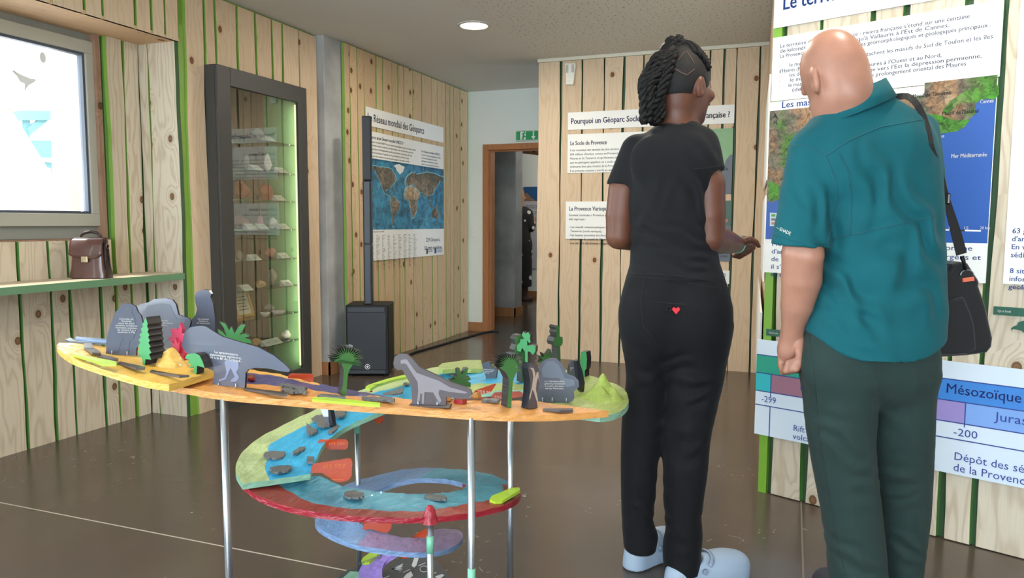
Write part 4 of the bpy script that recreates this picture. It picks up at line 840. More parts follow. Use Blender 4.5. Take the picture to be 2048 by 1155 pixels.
# ---- panels on the partition
def pw(px, py): return WP.sz(px, py, .03)
o = panel('title_panel', WP, -1.79, -.452, 1.942, 2.085, 'white title panel asking Pourquoi un Géoparc Socle de Provence', 'panel')
ptext(o, 'Pourquoi un Géoparc Socle de la Provence-riviera française ?', .046, -1.765, 1.99, INK, width=1.275, bold=.016)
o = panel('text_panel', WP, -1.79, -1.02, 1.585, 1.905, 'white text panel headed Le Socle de Provence', 'panel')
ptext(o, 'Le Socle de Provence', .034, -1.768, 1.815, INK, width=.31, bold=.016)
ptext(o, "Il est constitué des terrains les plus anciens, certains dont l'âge dépasse\n600 millions d'années, connus en Provence au cœur des massifs des\nMaures et du Tanneron et qui forment avec les terrains permiens ce\nque les géologues appellent un « socle » qui est recouvert par les\nsédiments bien plus récents de la Provence calcaire.\nIl se présente comme « une île au sein de la Provence ».", .018, -1.768, 1.765, INKB, width=.68, line=1.32)
o = panel('text_panel', WP, -1.80, -1.02, 1.033, 1.347, 'white text panel headed La Provence Varisque', 'panel')
ptext(o, 'La Provence Varisque', .034, -1.772, 1.272, INK, width=.335, bold=.016)
ptext(o, "Souvent nommée « Provence cristalline »,\nelle regroupe :\n\n- Les massifs métamorphiques et magmatiques des Maures et du\n  Tanneron (socle varisque),\n- Les bassins permiens bordiers à remplissage sédimentaire et\n  volcanique du massif de l'Estérel,\n- Les terrains allochtones (fragments du socle)", .018, -1.772, 1.225, INKB, width=.66, line=1.30)
GM = pm('map_green', (132, 176, 132), .5, .08, 12); GS = pm('map_slate', (98, 108, 122), .5, .08, 12)
o = panel('map_panel', WP, -.98, -.456, 1.398, 1.905, 'map panel in pale green and slate beside the woman', 'map', GS)
ppoly(o, [(-.98, 1.905), (-.98, 1.62), (-.80, 1.60), (-.70, 1.64), (-.62, 1.60), (-.58, 1.66), (-.55, 1.62), (-.52, 1.61), (-.505, 1.66), (-.475, 1.70), (-.456, 1.705), (-.456, 1.905)], GM, 'land_area'); ptext(o, 'Nice', .026, -.55, 1.585, INKW, width=.06)
o = panel('map_panel', WP, -.98, -.450, .872, 1.348, 'slate and dark green map panel below the pale green map', 'map', GS)
ppoly(o, [(-.98, 1.348), (-.98, 1.17), (-.45, 1.15), (-.45, 1.348)], pm('map_deep_green', (72, 104, 92), .5), 'land_area'); ptext(o, 'TOULON', .014, -.56, 1.12, INKW, width=.05); ptext(o, 'GÉOPARC', .014, -.545, .905, INKW, width=.07)
ppoly(o, [(-.54, 1.175), (-.50, 1.168), (-.475, 1.19), (-.48, 1.205), (-.52, 1.195)], pm('map_coral', (196, 110, 100), .5), 'pink_area', .0004)
o = panel('logo_panel', WP, -.80, -.452, .696, .80, 'small white logo panel low on the partition', 'panel'); ptext(o, 'geoparc', .03, -.68, .755, INKBLUE, width=.20, bold=.03); ptext(o, 'PROVENCE', .014, -.64, .72, INK, width=.155)
# alarm box high on the partition
a = [pw(x, y) for x, y in ((1131,127),(1153,127),(1148,170),(1133,170))]; c = (sum(p[0] for p in a)/4, sum(p[1] for p in a)/4)
o = empty('wall_detector', WP.o+WP.ux*c[0]+WP.n*.024+Vector((0, 0, c[1])), 0, 'white tapered detector box high on the partition', 'detector')
MB().prism([(p[0]-c[0], p[1]-c[1]) for p in a], -.03, 0).build('casing', pm('plastic_white', (226, 226, 216), .4), o, .004)
for k in (-1, 1):
    MB().box((k*.025-.011, -.0315, .01), (k*.025+.011, -.0300, .075)).build('speaker_grille', pm('plastic_grey', (180, 180, 172), .5), o)
MB().lathe([(.0005, 0), (.003, 0)], 10).build('status_light', pm('dark_dot', (60, 60, 60), .4), o).matrix_local = Matrix.Translation((0, -.0305, -.055)) @ Matrix.Rotation(A90, 4, 'X')

# ---- panels on the right wall
def tw(px, py): return WT.sz(px, py, .03)
S0 = tw(1547, 57)[0]; S1 = tw(1990, 300)[0]
zt = tw(1547, 57)[1]
o = panel('title_panel', WT, S0, S1+.02, zt, zt+.20, 'white title panel beginning Le territoire at the top of the right wall', 'panel')
ptext(o, 'Le territoire du Géoparc', .058, S0+.035, zt+.068, INKBLUE, width=.62, bold=.016)
z1 = tw(1548, 76)[1]; z2 = tw(1543, 203)[1]
o = panel('text_panel', WT, S0, S1, z2, z1, 'white text panel above the relief map about the territory', 'panel')
x0 = tw(1560, 92)[0]
L = ["Le territoire du Géoparc Provence - riviera française s'étend sur une centaine", "de kilomètres du Cap Sicié jusqu'à Vallauris à l'Est de Cannes.", "La Provence cristalline, trois ensembles géomorphologiques et géologiques principaux :", "", "·      le massif des Maures auquel se rattachent les massifs du Sud de Toulon et les îles", "d'Hyères (Porquerolles, Port-Cros)", "·      les dépressions qui bordent les Maures à l'Ouest et au Nord,", "·      le massif de l'Estérel qui prolonge vers l'Est la dépression permienne,", "·      le massif de Tanneron qui constitue le prolongement oriental des Maures", "       (de Tanneron à Cannes)"]
ends = [1932, 1892, 1975, 0, 1980, 0, 1880, 1960, 1930, 0]
zl0 = tw(1560, 96)[1]; zl9 = tw(1568, 185)[1]
for i, s in enumerate(L):
    if not s: continue
    zz = zl0+(zl9-zl0)*i/9
    xe = {0: 1932, 1: 1892, 2: 1975, 4: 1980, 5: 1690, 6: 1880, 7: 1960, 8: 1930, 9: 1700}[i]; 
    ptext(o, s, .0150, x0-(.0 if i else 0), zz, INKD, width=tw(xe, 150)[0]-x0)
z3 = tw(1536, 478)[1]; z4 = tw(1531, 544)[1]
o = panel('relief_map_panel', WT, S0-.004, S1-.004, z4, z2-.003, 'white panel with a coloured relief map of the coast behind the man', 'map')
ptext(o, 'Les massifs du Géoparc', .026, tw(1563, 214)[0], tw(1563, 216)[1], INKBLUE, width=.36, bold=.016)
zm1 = tw(1990, 150)[1]; zmL = tw(1542, 222)[1]
ppoly(o, [(S0-.003, z3), (S1-.006, z3), (S1-.006, zm1), (S0+.58, zm1), (S0+.58, zmL), (S0-.003, zmL)], pm('sea_print', (24, 84, 168), .45, .10, 3), 'sea')
TER = terrain('relief_print', [(.30, (92, 168, 60)), (.42, (112, 150, 78)), (.50, (150, 140, 122)), (.60, (196, 150, 110)), (.72, (216, 186, 150))], 24)
TER2 = terrain('relief_green', [(.35, (70, 170, 50)), (.55, (110, 180, 70)), (.7, (150, 170, 110))], 22)
TZ = zm(1500, 0, 3.737)
coast = [tw(*q) for q in TZ([(1862,705),(1830,742),(1808,748),(1780,738),(1720,748),(1695,762),(1682,820),(1690,848),(1645,885),(1610,945),(1545,982),(1480,990),(1425,1000),(1385,1012)])]+[tw(*q) for q in ((1850, 285), (1800, 300), (1740, 320), (1690, 345), (1640, 380), (1600, 398), (1560, 395), (1545, 405), (1538, 402))]
land = [(S1-.006, zm1), (S0+.58, zm1), (S0+.58, zmL), (S0-.003, zmL)]
ppoly(o, [(S1-.006, zm1)]+[(min(a, S1-.006), b) for a, b in coast]+[(S0-.003, coast[-1][1]), (S0-.003, zmL), (S0+.58, zmL), (S0+.58, zm1)], TER, 'land', .0006)
ppoly(o, [tw(*q) for q in TZ([(1862,640),(1862,705),(1830,742),(1780,738),(1720,748),(1690,770),(1640,770),(1560,770),(1500,830),(1470,860),(1440,830),(1490,760),(1580,700),(1690,620),(1700,600)])], TER2, 'green_valley', .0011)
ppoly(o, [tw(*q) for q in TZ([(1320,850),(1420,860),(1540,900),(1620,890),(1640,905),(1600,948),(1545,980),(1425,998),(1385,1010),(1340,940)])], TER2, 'green_valley', .0011)
ppoly(o, [tw(*q) for q in ((1537, 362), (1556, 368), (1566, 392), (1556, 400), (1538, 402))], TER2, 'green_valley', .0011)
for s, px, py, h, w, mt in (('Massif de Tanneron', 1825, 196, .0135, .125, INKB), ("Massif de l'Estérel", 1884, 231, .0135, .112, INKB), ('Argens', 1861, 251, .013, .042, INKB), ('Cannes', 1960, 207, .013, .040, INKW), ('Fréjus', 1868, 276, .012, .032, INKW), ('Mer Méditerranée', 1902, 316, .0145, .11, INKW), ('10', 1896, 458, .010, .012, INKW), ('15', 1927, 458, .010, .012, INKW), ('20 km', 1960, 458, .010, .03, INKW), ('N', 1547, 249, .016, .014, INKB)):
    a_, b_ = tw(px, py); t_ = ptext(o, s, h, a_, b_, mt, width=w, bold=.012); t_.location.y = -.0016
ppoly(o, [tw(*q) for q in ((1551, 226), (1545, 238), (1551, 234), (1557, 238))], INKB, 'north_arrow', .0015)
for q in ([(1875, 457), (1899, 458), (1899, 461), (1875, 460)], [(1930, 459), (1962, 460), (1962, 463), (1930, 462)]): ppoly(o, [tw(*p_) for p_ in q], INKW, 'scale_bar', .0012)
ppoly(o, [tw(*p_) for p_ in ((1899, 458), (1930, 459), (1930, 462), (1899, 461))], INKB, 'scale_bar', .0012)
ppoly(o, [tw(*p_) for p_ in ((1540, 425), (1556, 426), (1556, 452), (1540, 452))], pm('legend_tile', (196, 208, 222), .5), 'legend', .0012)
for i, cc in enumerate(((72, 150, 70), (110, 108, 110), (190, 120, 90))): ppoly(o, [tw(*p_) for p_ in ((1543, 428+i*8), (1551, 428+i*8), (1551, 433+i*8), (1543, 433+i*8))], pm('legend_%d' % i, cc, .5), 'legend_swatch', .0017)
a_, b_ = tw(1543, 491); 
ptext(o, "Morphologiquement, ces massifs apparaissent comme\nd'anciennes montagnes entre la plaine du Bas-Argens et\nde la Plaine des Maures et la Provence calcaire.\nil s'agit de paysages contrastés et grandioses,\net sauvages, dont les collines s'étendent.", .0185, a_, b_, INKBLUE, width=tw(1962, 500)[0]-a_, line=1.22)
# next panel at the frame edge
s5 = tw(2030, 180)[0]; z5 = tw(2010, 567)[1]
o = panel('text_panel', WT, s5, 1.92, z5, z1+.05, 'white text panel about geosites cut by the right frame edge', 'panel')
ptext(o, "63 géosites ont été\nd'ancienneté variée\nEn vue de les faire\nsédimenter le savoir\n\n8 sites avec des\ninformations sur la\ngéologie du Géoparc", .0175, tw(2024, 466)[0], tw(2024, 466)[1], INKBLUE, line=1.10)
# small dark green name plates and bird cut-out
DG = pm('plate_green', (36, 92, 72), .5)
for (q0, q1), lab in ((((1532, 657), (1566, 674)), 'small dark green name plate above the timeline left end'), (((1987, 612), (2060, 634)), 'dark green name plate right of the black shoulder bag')):
    a_ = tw(*q0); b_ = tw(*q1); o = panel('name_plate', WT, a_[0], b_[0], b_[1], a_[1], lab, 'name plate', DG, th=.004, group='dark green name plates'); ptext(o, 'Aphyllanthe' if q0[0] < 1600 else 'Aigle de Bonelli', .008, a_[0]+.012, (a_[1]+b_[1])/2-.004, INKW, width=.04)
Bp = zm(1940, 400, 3.611)
q = [tw(*p_) for p_ in Bp([(300,945),(298,925),(318,908),(335,905),(350,880),(375,872),(420,868),(440,900),(440,960),(395,960),(370,942),(340,935),(312,930)])]
o = panel('bird_cutout', WT, q[0][0], q[0][0]+.001, q[0][1], q[0][1]+.001, 'dark green eagle head cutout on the right wall', 'cutout', DG); ppoly(o, q, DG, 'bird_head', -.001)
# timeline
ts0 = tw(1516, 700)[0]; tt = tw(1515, 677)[1]; tb = tw(1511, 865)[1]
o = panel('timeline_panel', WT, ts0, 1.92, tb, tt, 'long pale blue geological timeline panel low on the right wall', 'timeline', pm('panel_pale_blue', (214, 228, 242), .45, .01), d=.034)
def tq(px, py): return WT.sz(px, py, .041)
zA, zB_, zC_ = tq(1515, 708)[1], tq(1515, 744)[1], tq(1515, 780)[1]; zD = tq(1515, 808)[1]
NAVY = pm('print_navy', (40, 66, 140), .5)
xP = tq(1542, 760)[0]; xM = tq(1690, 760)[0]; xJ = tq(1930, 830)[0]
for (a0, a1, b0, b1, cc, nm) in ((ts0, xM, zB_, zA, (32, 156, 130), 'era_band'), (xM, 1.92, zB_, zA, (58, 132, 214), 'era_band'), (ts0, xP, zC_, zB_, (44, 182, 190), 'period_band'), (xP, xM, zC_, zB_, (158, 110, 130), 'period_band'), (xM, xJ, zC_, zB_, (154, 140, 204), 'period_band'), (xJ, 1.92, zC_, zB_, (124, 166, 230), 'period_band')):
    ppoly(o, [(a0, b0), (a1, b0), (a1, b1), (a0, b1)], pm('band_%d_%d' % (cc[0], cc[1]), cc, .5, .02), nm)
for zz in (zA, zB_, zC_, zD): ppoly(o, [(ts0, zz-.002), (1.92, zz-.002), (1.92, zz+.002), (ts0, zz+.002)], NAVY, 'rule', .0006)
for xx, za, zb in ((xP, zC_-.02, zB_), (xP, zD, tb), (xJ, zC_-.012, zB_)): ppoly(o, [(xx-.0018, zb), (xx+.0018, zb), (xx+.0018, za), (xx-.0018, za)], NAVY, 'rule', .0008)
def tt_(s, px, py, h, w, mt=INK, b=0., al='LEFT'):
    a_, b_ = tq(px, py); t_ = ptext(o, s, h, a_, b_, mt, width=w, bold=b, align=al); t_.location.y = -.0014
tt_('-299', 1523, 802, .027, .062); tt_('-200', 1906, 869, .028, .075); tt_('Permien', 1599, 779, .030, .18); tt_('Mésozoïque (ère secondaire)', 1891, 784, .036, .56, INK, .004); tt_('Jurassique', 1990, 840, .032, .20)
tt_('Rift continental,\nvolcanisme', 1586, 860, .025, .22); tt_('Dépôt des sédiments marins\nde la Provence calcaire', 1907, 918, .029, .46)
# the timeline and panels on the return wall, seen edge-on
nrm = Vector((-1, -.045, 0)).normalized(); 
for (ya, yb, za, zb, lab) in ((3.42, 5.9, .33, .78, 'timeline panel edge on the short return wall'), (4.2, 5.6, .86, 1.32, 'white lower panel edge on the short return wall'), (4.2, 5.6, 1.40, 1.95, 'white upper panel edge on the short return wall')):
    xa = -.09-.125*(ya-3.4)/2.67; xb = -.09-.125*(yb-3.4)/2.67; w_ = .05 if za < .5 else .035
    o = MB().add([(0, 0, 0), (xb-xa, yb-ya, 0), (xb-xa-.008, yb-ya, 0), (-.008, 0, 0), (0, 0, zb-za), (xb-xa, yb-ya, zb-za), (xb-xa-.008, yb-ya, zb-za), (-.008, 0, zb-za)], [(0, 3, 2, 1), (4, 5, 6, 7), (0, 1, 5, 4), (1, 2, 6, 5), (2, 3, 7, 6), (3, 0, 4, 7)]).build('side_panel', WHITE_PANEL)
    o.location = (xa-w_+.03, ya, za); tag(o, lab, 'panel', 'panels seen edge-on')

# ================================================================== CABINET
CAB = empty('display_cabinet', (-3.25, 3.62, 0), A90, 'tall dark grey display cabinet with glass shelves of minerals', 'cabinet')
ANTH = pm('anthracite', (62, 62, 60), .5, .04); CGR = pm('cabinet_green', (138, 186, 128), .55, .05, 3)
CBK = wood('cabinet_back_wood', lin((104, 84, 66)), lin((70, 52, 40)), lin((40, 28, 20)), .8, .4)
W_, Hh = .88, 2.105; o0, o1, oz0, oz1 = .115, .785, .125, 1.993
# local: x along the wall, y into the wall, z up
MB().box((0, 0, 0), (o0, .02, Hh)).box((o1, 0, 0), (W_, .02, Hh)).box((o0, 0, oz1), (o1, .02, Hh)).box((o0, 0, 0), (o1, .02, oz0)).build('front_frame', ANTH, CAB, .003)
MB().box((0, .02, 0), (.02, .33, Hh)).build('side', ANTH, CAB); MB().box((W_-.02, .02, 0), (W_, .33, Hh)).build('side', ANTH, CAB); MB().box((.02, .02, Hh-.02), (W_-.02, .33, Hh)).build('top', ANTH, CAB)
MB().box((.02, .02, .08), (W_-.02, .33, .10)).build('bottom', ANTH, CAB)
for k in range(6): MB().box((.03+k*.138, .30, .10), (.03+k*.138+.128, .318, Hh-.02)).build('back_plank', CBK, CAB)
MB().box((.02, .318, .10), (W_-.02, .33, Hh-.02)).build('back', BLACKP, CAB)
MB().box((o1+.004, .03, .10), (o1+.016, .30, Hh-.02)).build('green_side', CGR, CAB); MB().box((.04, .03, .10), (.052, .30, Hh-.02)).build('green_side', CGR, CAB)
LED = MB().box((o1-.004, .026, .14), (o1+.003, .034, 1.98)).build('light_strip', pm('led_warm', (255, 240, 190), .5, 0, emit=1.6), CAB)
GLS = thin_glass('shelf_glass', (.80, .92, .86), .04); MB().box((o0, .012, oz0), (o1, .016, oz1)).build('glass_door', thin_glass('cabinet_glass', (.92, .94, .92), .0, 0., .33), CAB)
cl_ = lamp('cabinet_strip_lamp', 'AREA', 1.3, (1, .93, .78), (o1-.035, .034, 1.06), shape='RECTANGLE', size=.012, size_y=1.8); cl_.parent = CAB; cl_.rotation_euler = (math.radians(90), 0, math.radians(-12))
ZS = [1.704, 1.501, 1.311, 1.116, .914, .721, .528, .330]
for z in ZS: MB().box((.052, .045, z-.008), (o1+.004, .295, z)).build('glass_shelf', GLS, CAB)
CARD = pm('card_pale', (206, 210, 196), .5); 
def cabp(px, d=.13):
    return onP(px, 500, (-3.25-d, 0, 0), (1, 0, 0)).y
def cpos(px, k, d=.13): return Vector((-3.25-d, cabp(px, d), ZS[k]+.0008))
MR = {n_: pm('mineral_'+n_, c_, .6, .3, 30, .6) for n_, c_ in dict(grey=(140, 136, 128), white=(214, 210, 202), red=(150, 84, 60), pink=(176, 122, 104), brown=(140, 92, 62), ochre=(206, 168, 120), dark=(84, 78, 70)).items()}
gmn = 'mineral specimens in the cabinet'
for i, (px, w, h, k, mt, lab) in enumerate(((520, 30, 24, 0, 'grey', 'grey crystal cluster on the top glass shelf'), (466, 12, 26, 0, 'dark', 'dark round specimen at the left of the top glass shelf'),
    (478, 22, 44, 1, 'dark', 'tall dark rock on the second glass shelf'), (540, 22, 40, 1, 'white', 'upright white crystal on the second glass shelf'), (498, 12, 30, 1, 'grey', 'thin grey spike on the second glass shelf'),
    (486, 38, 38, 2, 'red', 'large red rock at the left of the third glass shelf'), (535, 32, 33, 2, 'red', 'red pebble right of the large red rock'),
    (484, 34, 28, 3, 'brown', 'broad brown rock on the fourth glass shelf'), (547, 22, 24, 3, 'white', 'white rough lump on the fourth glass shelf'), (522, 14, 28, 3, 'pink', 'pink pointed stone on the fourth glass shelf'),
    (478, 18, 20, 4, 'grey', 'grey stone on the fifth glass shelf'), (540, 32, 22, 4, 'pink', 'pink oval slab on the fifth glass shelf'),
    (518, 28, 15, 5, 'ochre', 'ochre crystal cluster on the sixth glass shelf'), (543, 26, 38, 5, 'grey', 'tall grey slab on the sixth glass shelf'), (474, 10, 12, 5, 'grey', 'small grey stone on the sixth glass shelf'),
    (535, 28, 22, 6, 'grey', 'grey crystal lump behind the shells'), (507, 22, 18, 7, 'ochre', 'ochre and white crystal on the lowest glass shelf'), (570, 28, 18, 7, 'white', 'white rock on the lowest glass shelf'), (585, 12, 6, 6, 'white', 'tiny white stone at the right of the seventh glass shelf'))):
    s_ = 5.0/1486; d_ = .14 if i % 2 else .10
    r_ = rock('mineral', cpos(px, k, d_), 0, w*s_*.5, MR[mt], lab, 'mineral', gmn, sq=1.0, seed=20+i); hz = max(v.co.z for v in r_.data.vertices); r_.scale = (.75, 1, h*s_/hz)
for px, dd, lab in ((527, .08, 'left shell bowl with a brown centre'), (549, .08, 'middle shell bowl with a brown centre'), (558, .06, 'right shell bowl with a brown centre')):
    o = empty('shell_bowl', cpos(px, 6, dd), 0, lab+' on the seventh glass shelf', 'shell', 'shells in the cabinet')
    MB().lathe([(.010, 0), (.024, .006), (.032, .020), (.034, .026), (.031, .024), (.022, .014), (.0005, .012)], 20).build('bowl', MR['white'], o); MB().lathe([(.026, .0195), (.012, .024), (.0005, .025)], 16).build('centre', MR['brown'], o)
nmc = {}
for i, (px, k, lab) in enumerate(((545, 0, 'top'), (518, 1, 'second'), (568, 1, 'second'), (563, 2, 'third'), (504, 3, 'fourth'), (527, 3, 'fourth'), (570, 3, 'fourth'), (510, 4, 'fifth'), (569, 4, 'fifth'), (492, 5, 'sixth'), (574, 5, 'sixth'), (533, 7, 'lowest'), (549, 7, 'lowest'))):
    n_same = [q for q in ((545, 0), (518, 1), (568, 1), (563, 2), (504, 3), (527, 3), (570, 3), (510, 4), (569, 4), (492, 5), (574, 5), (533, 7), (549, 7)) if q[1] == k]
    pos = '' if len(n_same) == 1 else (['left', 'right'] if len(n_same) == 2 else ['left', 'middle', 'right'])[[q[0] for q in n_same].index(px)]+' '
    o = MB().add([(-.045, -.03, .001), (.045, -.03, .001), (.045, .02, .038), (-.045, .02, .038), (-.045, -.03, .0), (.045, -.03, .0), (.045, .024, .0), (-.045, .024, .0)], [(0, 1, 2, 3), (4, 7, 6, 5), (0, 4, 5, 1), (1, 5, 6, 2), (2, 6, 7, 3), (3, 7, 4, 0)]).build('specimen_card', CARD)
    o.location = cpos(px, k, .05)+Vector((-.01, 0, 0)); o.rotation_euler = (0, 0, A90); tag(o, pos+'pale sloping name card on the %s glass shelf' % lab, 'card', 'specimen cards')
    text(o, 'Minéral\nProvence', .005, 0, 0, 0, INKB, align='CENTER', width=.05).matrix_local = Matrix.Translation((0, -.006, .0205)) @ Matrix.Rotation(math.atan2(.037, .05)-A90, 4, 'X')
o = empty('framed_certificate', cpos(488, 6, .17)+Vector((0, 0, 0)), A90, 'gold framed certificate leaning on the seventh glass shelf', 'frame'); GOLD = pm('gold_frame', (196, 150, 62), .3, .15, 30, metal=.6)
fr = empty('tilt'); fr.parent = o; bpy.data.objects.remove(fr)
fm = frame(MB(), -.085, .085, .0, .19, .018, -.008, .008).build('gold_frame', GOLD, o); fm.rotation_euler = (math.radians(-18), 0, 0)
fp = MB().box((-.07, -.002, .016), (.07, .002, .176)).build('certificate', pm('paper_cream', (214, 206, 186), .6), o); fp.rotation_euler = (math.radians(-18), 0, 0)
for i in range(5): MB().box((-.05+.01*(i % 2), -.0028, .05+i*.022), (.05-.012*(i % 3), -.0022, .054+i*.022)).build('print_line', INKB, fp)
tag(MB().box((-3.40, 3.70, ZS[6]+.0008), (-3.31, 3.88, ZS[6]+.018)).build('gilt_box', GOLD), 'flat gilt box in front of the framed certificate', 'box')

# ================================================================== LOUDSPEAKER
def grille(name, s=260):
    m, n, l, b = newmat(name); tc = n.new('ShaderNodeTexCoord'); vo = n.new('ShaderNodeTexVoronoi'); vo.inputs['Scale'].default_value = s; vo.inputs['Randomness'].default_value = .0
    l.new(tc.outputs['Object'], vo.inputs['Vector']); h = sstep(n, l, vo.outputs['Distance'], .42, .30)
    l.new(mixc(n, l, h, lin((32, 37, 44)), lin((8, 9, 12))), b.inputs['Base Color']); b.inputs['Roughness'].default_value = .5; return m
GRL = grille('speaker_grille')
pL, pR = atz(693, 752), atz(778, 752); cS = (pL+pR)/2; wS = (pR-pL).length; aS = math.atan2(pR.y-pL.y, pR.x-pL.x)
SPK = empty('column_loudspeaker', cS, aS, 'black column loudspeaker on a bass box by the concrete pillar', 'loudspeaker')
hB = .545
bx = MB().box((-wS/2, .0, .012), (wS/2, .30, hB)).build('bass_box', BLACKP, SPK, .008)
MB().box((-wS/2+.012, -.006, .05), (wS/2-.018, .0, hB-.055)).build('grille', GRL, SPK, .004)
for z0, z1 in ((.022, .048), (hB-.052, hB-.018)): MB().box((-wS/2+.018, -.004, z0), (wS/2-.03, .0, z1)).build('grille_rail', pm('dark_blue_plastic', (32, 40, 48), .45), SPK)
for sx in (-1, 1):
    for sy in (.03, .26): MB().lathe([(.015, 0), (.015, .012)], 12, (sx*(wS/2-.03), sy)).build('rubber_foot', BLACKP, SPK)
lg = MB().lathe([(.020, 0), (.020, .003), (.0165, .003), (.0165, .001)], 24).build('logo_ring', INKW, SPK); lg.matrix_local = Matrix.Translation((.0, -.0065, .075)) @ Matrix.Rotation(A90, 4, 'X')
MB().prism([(-.008, .062), (-.003, .07), (-.011, .078), (-.003, .079), (0, .088), (.004, .079), (.011, .078), (.004, .07), (.008, .062), (0, .067)], -.0085, -.007).build('logo_figure', INKW, SPK)
cx0 = atz(728, 752)-cS; ux_ = Vector((math.cos(aS), math.sin(aS), 0)); c0 = cx0.dot(ux_); c1 = (atz(744.5, 752)-cS).dot(ux_)
for i, (z0, z1) in enumerate(((hB, 1.0), (1.003, 1.475))): MB().box((c0, .05, z0), (c1, .12, z1)).build('column_segment', pm('column_blue_black', (38, 48, 58), .4), SPK, .006)
MB().box((c0, .05, 1.478), (c1, .12, 1.955)).build('column_head', BLACKP, SPK, .004); MB().box((c0+.003, .045, 1.49), (c1-.003, .05, 1.945)).build('head_grille', GRL, SPK)
MB().box((c0, .047, hB), (c0+.008, .052, 1.475)).build('column_edge', BLACKP, SPK); MB().box((c1-.012, .047, hB), (c1, .052, 1.475)).build('column_edge', BLACKP, SPK)
# cable along the wall foot
tag(MB().tube([(-3.06, 5.2, .008), (-3.10, 5.5, .008), (-3.13, 5.85, .008), (-3.09, 6.3, .008), (-3.06, 6.8, .008), (-3.02, 7.2, .008), (-2.985, 7.30, .008), (-2.90, 7.33, .008)], .010, 10).build('floor_cable', BLACKP), 'black cable running along the foot of the map wall', 'cable')

# ================================================================== BACK WALL FITTINGS
def bw(px, py): p_ = onP(px, py, (0, 7.33, 0), (0, 1, 0)); return p_.x, p_.z
a_, b_ = bw(1033, 283), bw(1080, 260)
SG = empty('exit_sign', ((a_[0]+b_[0])/2, 7.33, (a_[1]+b_[1])/2), 0, 'green emergency exit sign with a running figure above the doorway', 'exit sign')
hw, hh = (b_[0]-a_[0])/2, (b_[1]-a_[1])/2
MB().box((-hw, -.03, -hh), (hw, 0, hh)).build('housing', pm('plastic_offwhite', (206, 214, 200), .5), SG, .003); MB().box((-hw+.008, -.032, -hh+.01), (hw-.008, -.03, hh-.01)).build('sign_face', pm('exit_green', (24, 138, 82), .4, .02, emit=.15), SG)
MB().box((-.075, -.0335, -hh+.014), (-.015, -.032, hh-.014)).build('door_symbol', INKW, SG)
gm = MATS['exit_green']
MB().prism([(-.052,-.045),(-.040,-.045),(-.030,-.012),(-.012,-.02),(-.008,-.01),(-.034,.006),(-.028,.024),(-.012,.016),(-.008,.024),(-.030,.036),(-.046,.030),(-.060,.012),(-.053,.008),(-.044,.020),(-.050,-.004),(-.062,-.030),(-.055,-.034),(-.044,-.010)], -.0345, -.0335).build('running_figure', gm, SG)
MB().prism([(-.030+.009*math.cos(t), .043+.008*math.sin(t)) for t in np.linspace(0, 6.28, 12)[:-1]], -.0345, -.0335).build('running_figure_head', gm, SG)
MB().prism([(.062, .045), (.074, .045), (.074, -.008), (.092, -.008), (.068, -.042), (.044, -.008), (.062, -.008)], -.0335, -.032).build('arrow', INKW, SG)
a_, b_ = bw(941, 475), bw(953.5, 447)
SW = empty('light_switch', ((a_[0]+b_[0])/2, 7.33, (a_[1]+b_[1])/2), 0, 'white double light switch left of the doorway', 'switch'); hw, hh = (b_[0]-a_[0])/2, (b_[1]-a_[1])/2
MB().box((-hw, -.008, -hh), (hw, 0, hh)).build('cover_frame', pm('switch_white', (228, 230, 226), .35), SW, .003)
for k in (-1, 1): MB().box((-hw+.014, -.012, k*hh*.48-hh*.36), (hw-.014, -.008, k*hh*.48+hh*.36)).build('rocker', MATS['switch_white'], SW, .002)
# far poster
def fw_(px, py): p_ = onP(px, py, (0, 10.99, 0), (0, 1, 0)); return p_.x, p_.z
a_ = fw_(1047, 535); b_ = fw_(1084, 373)
o = MB().box((0, -.008, 0), (b_[0]-a_[0]+.5, 0, b_[1]-a_[1])).build('photo_poster', pm('poster_grey', (198, 198, 204), .5)); o.location = (a_[0], 10.988, a_[1]); tag(o, 'tall poster with a blue sea photograph in the far room', 'poster')
zq = fw_(1050, 402)[1]-a_[1]; zt_ = b_[1]-a_[1]
MB().box((.0, -.0092, zq), (.85, -.0082, zt_)).build('sea_photo', pm('poster_sea', (40, 92, 140), .5, .3, 3), o); MB().prism([(0, zq), (0, zq+.10), (.05, zq+.13), (.11, zq+.07), (.2, zq), ], -.0102, -.0092).build('photo_rocks', pm('poster_rock', (150, 116, 92), .6, .3, 30), o); MB().prism([(.26, zq), (.28, zq+.06), (.36, zq+.11), (.42, zq)], -.0102, -.0092).build('photo_rocks', MATS['poster_rock'], o)
text(o, 'Le littoral de la\nProvence cristalline\n\nroches et rivages\ndu bord de mer\n\nIls façonnent\nles paysages', .022, .03, zq-.08, -.0092, INKB, width=.40)

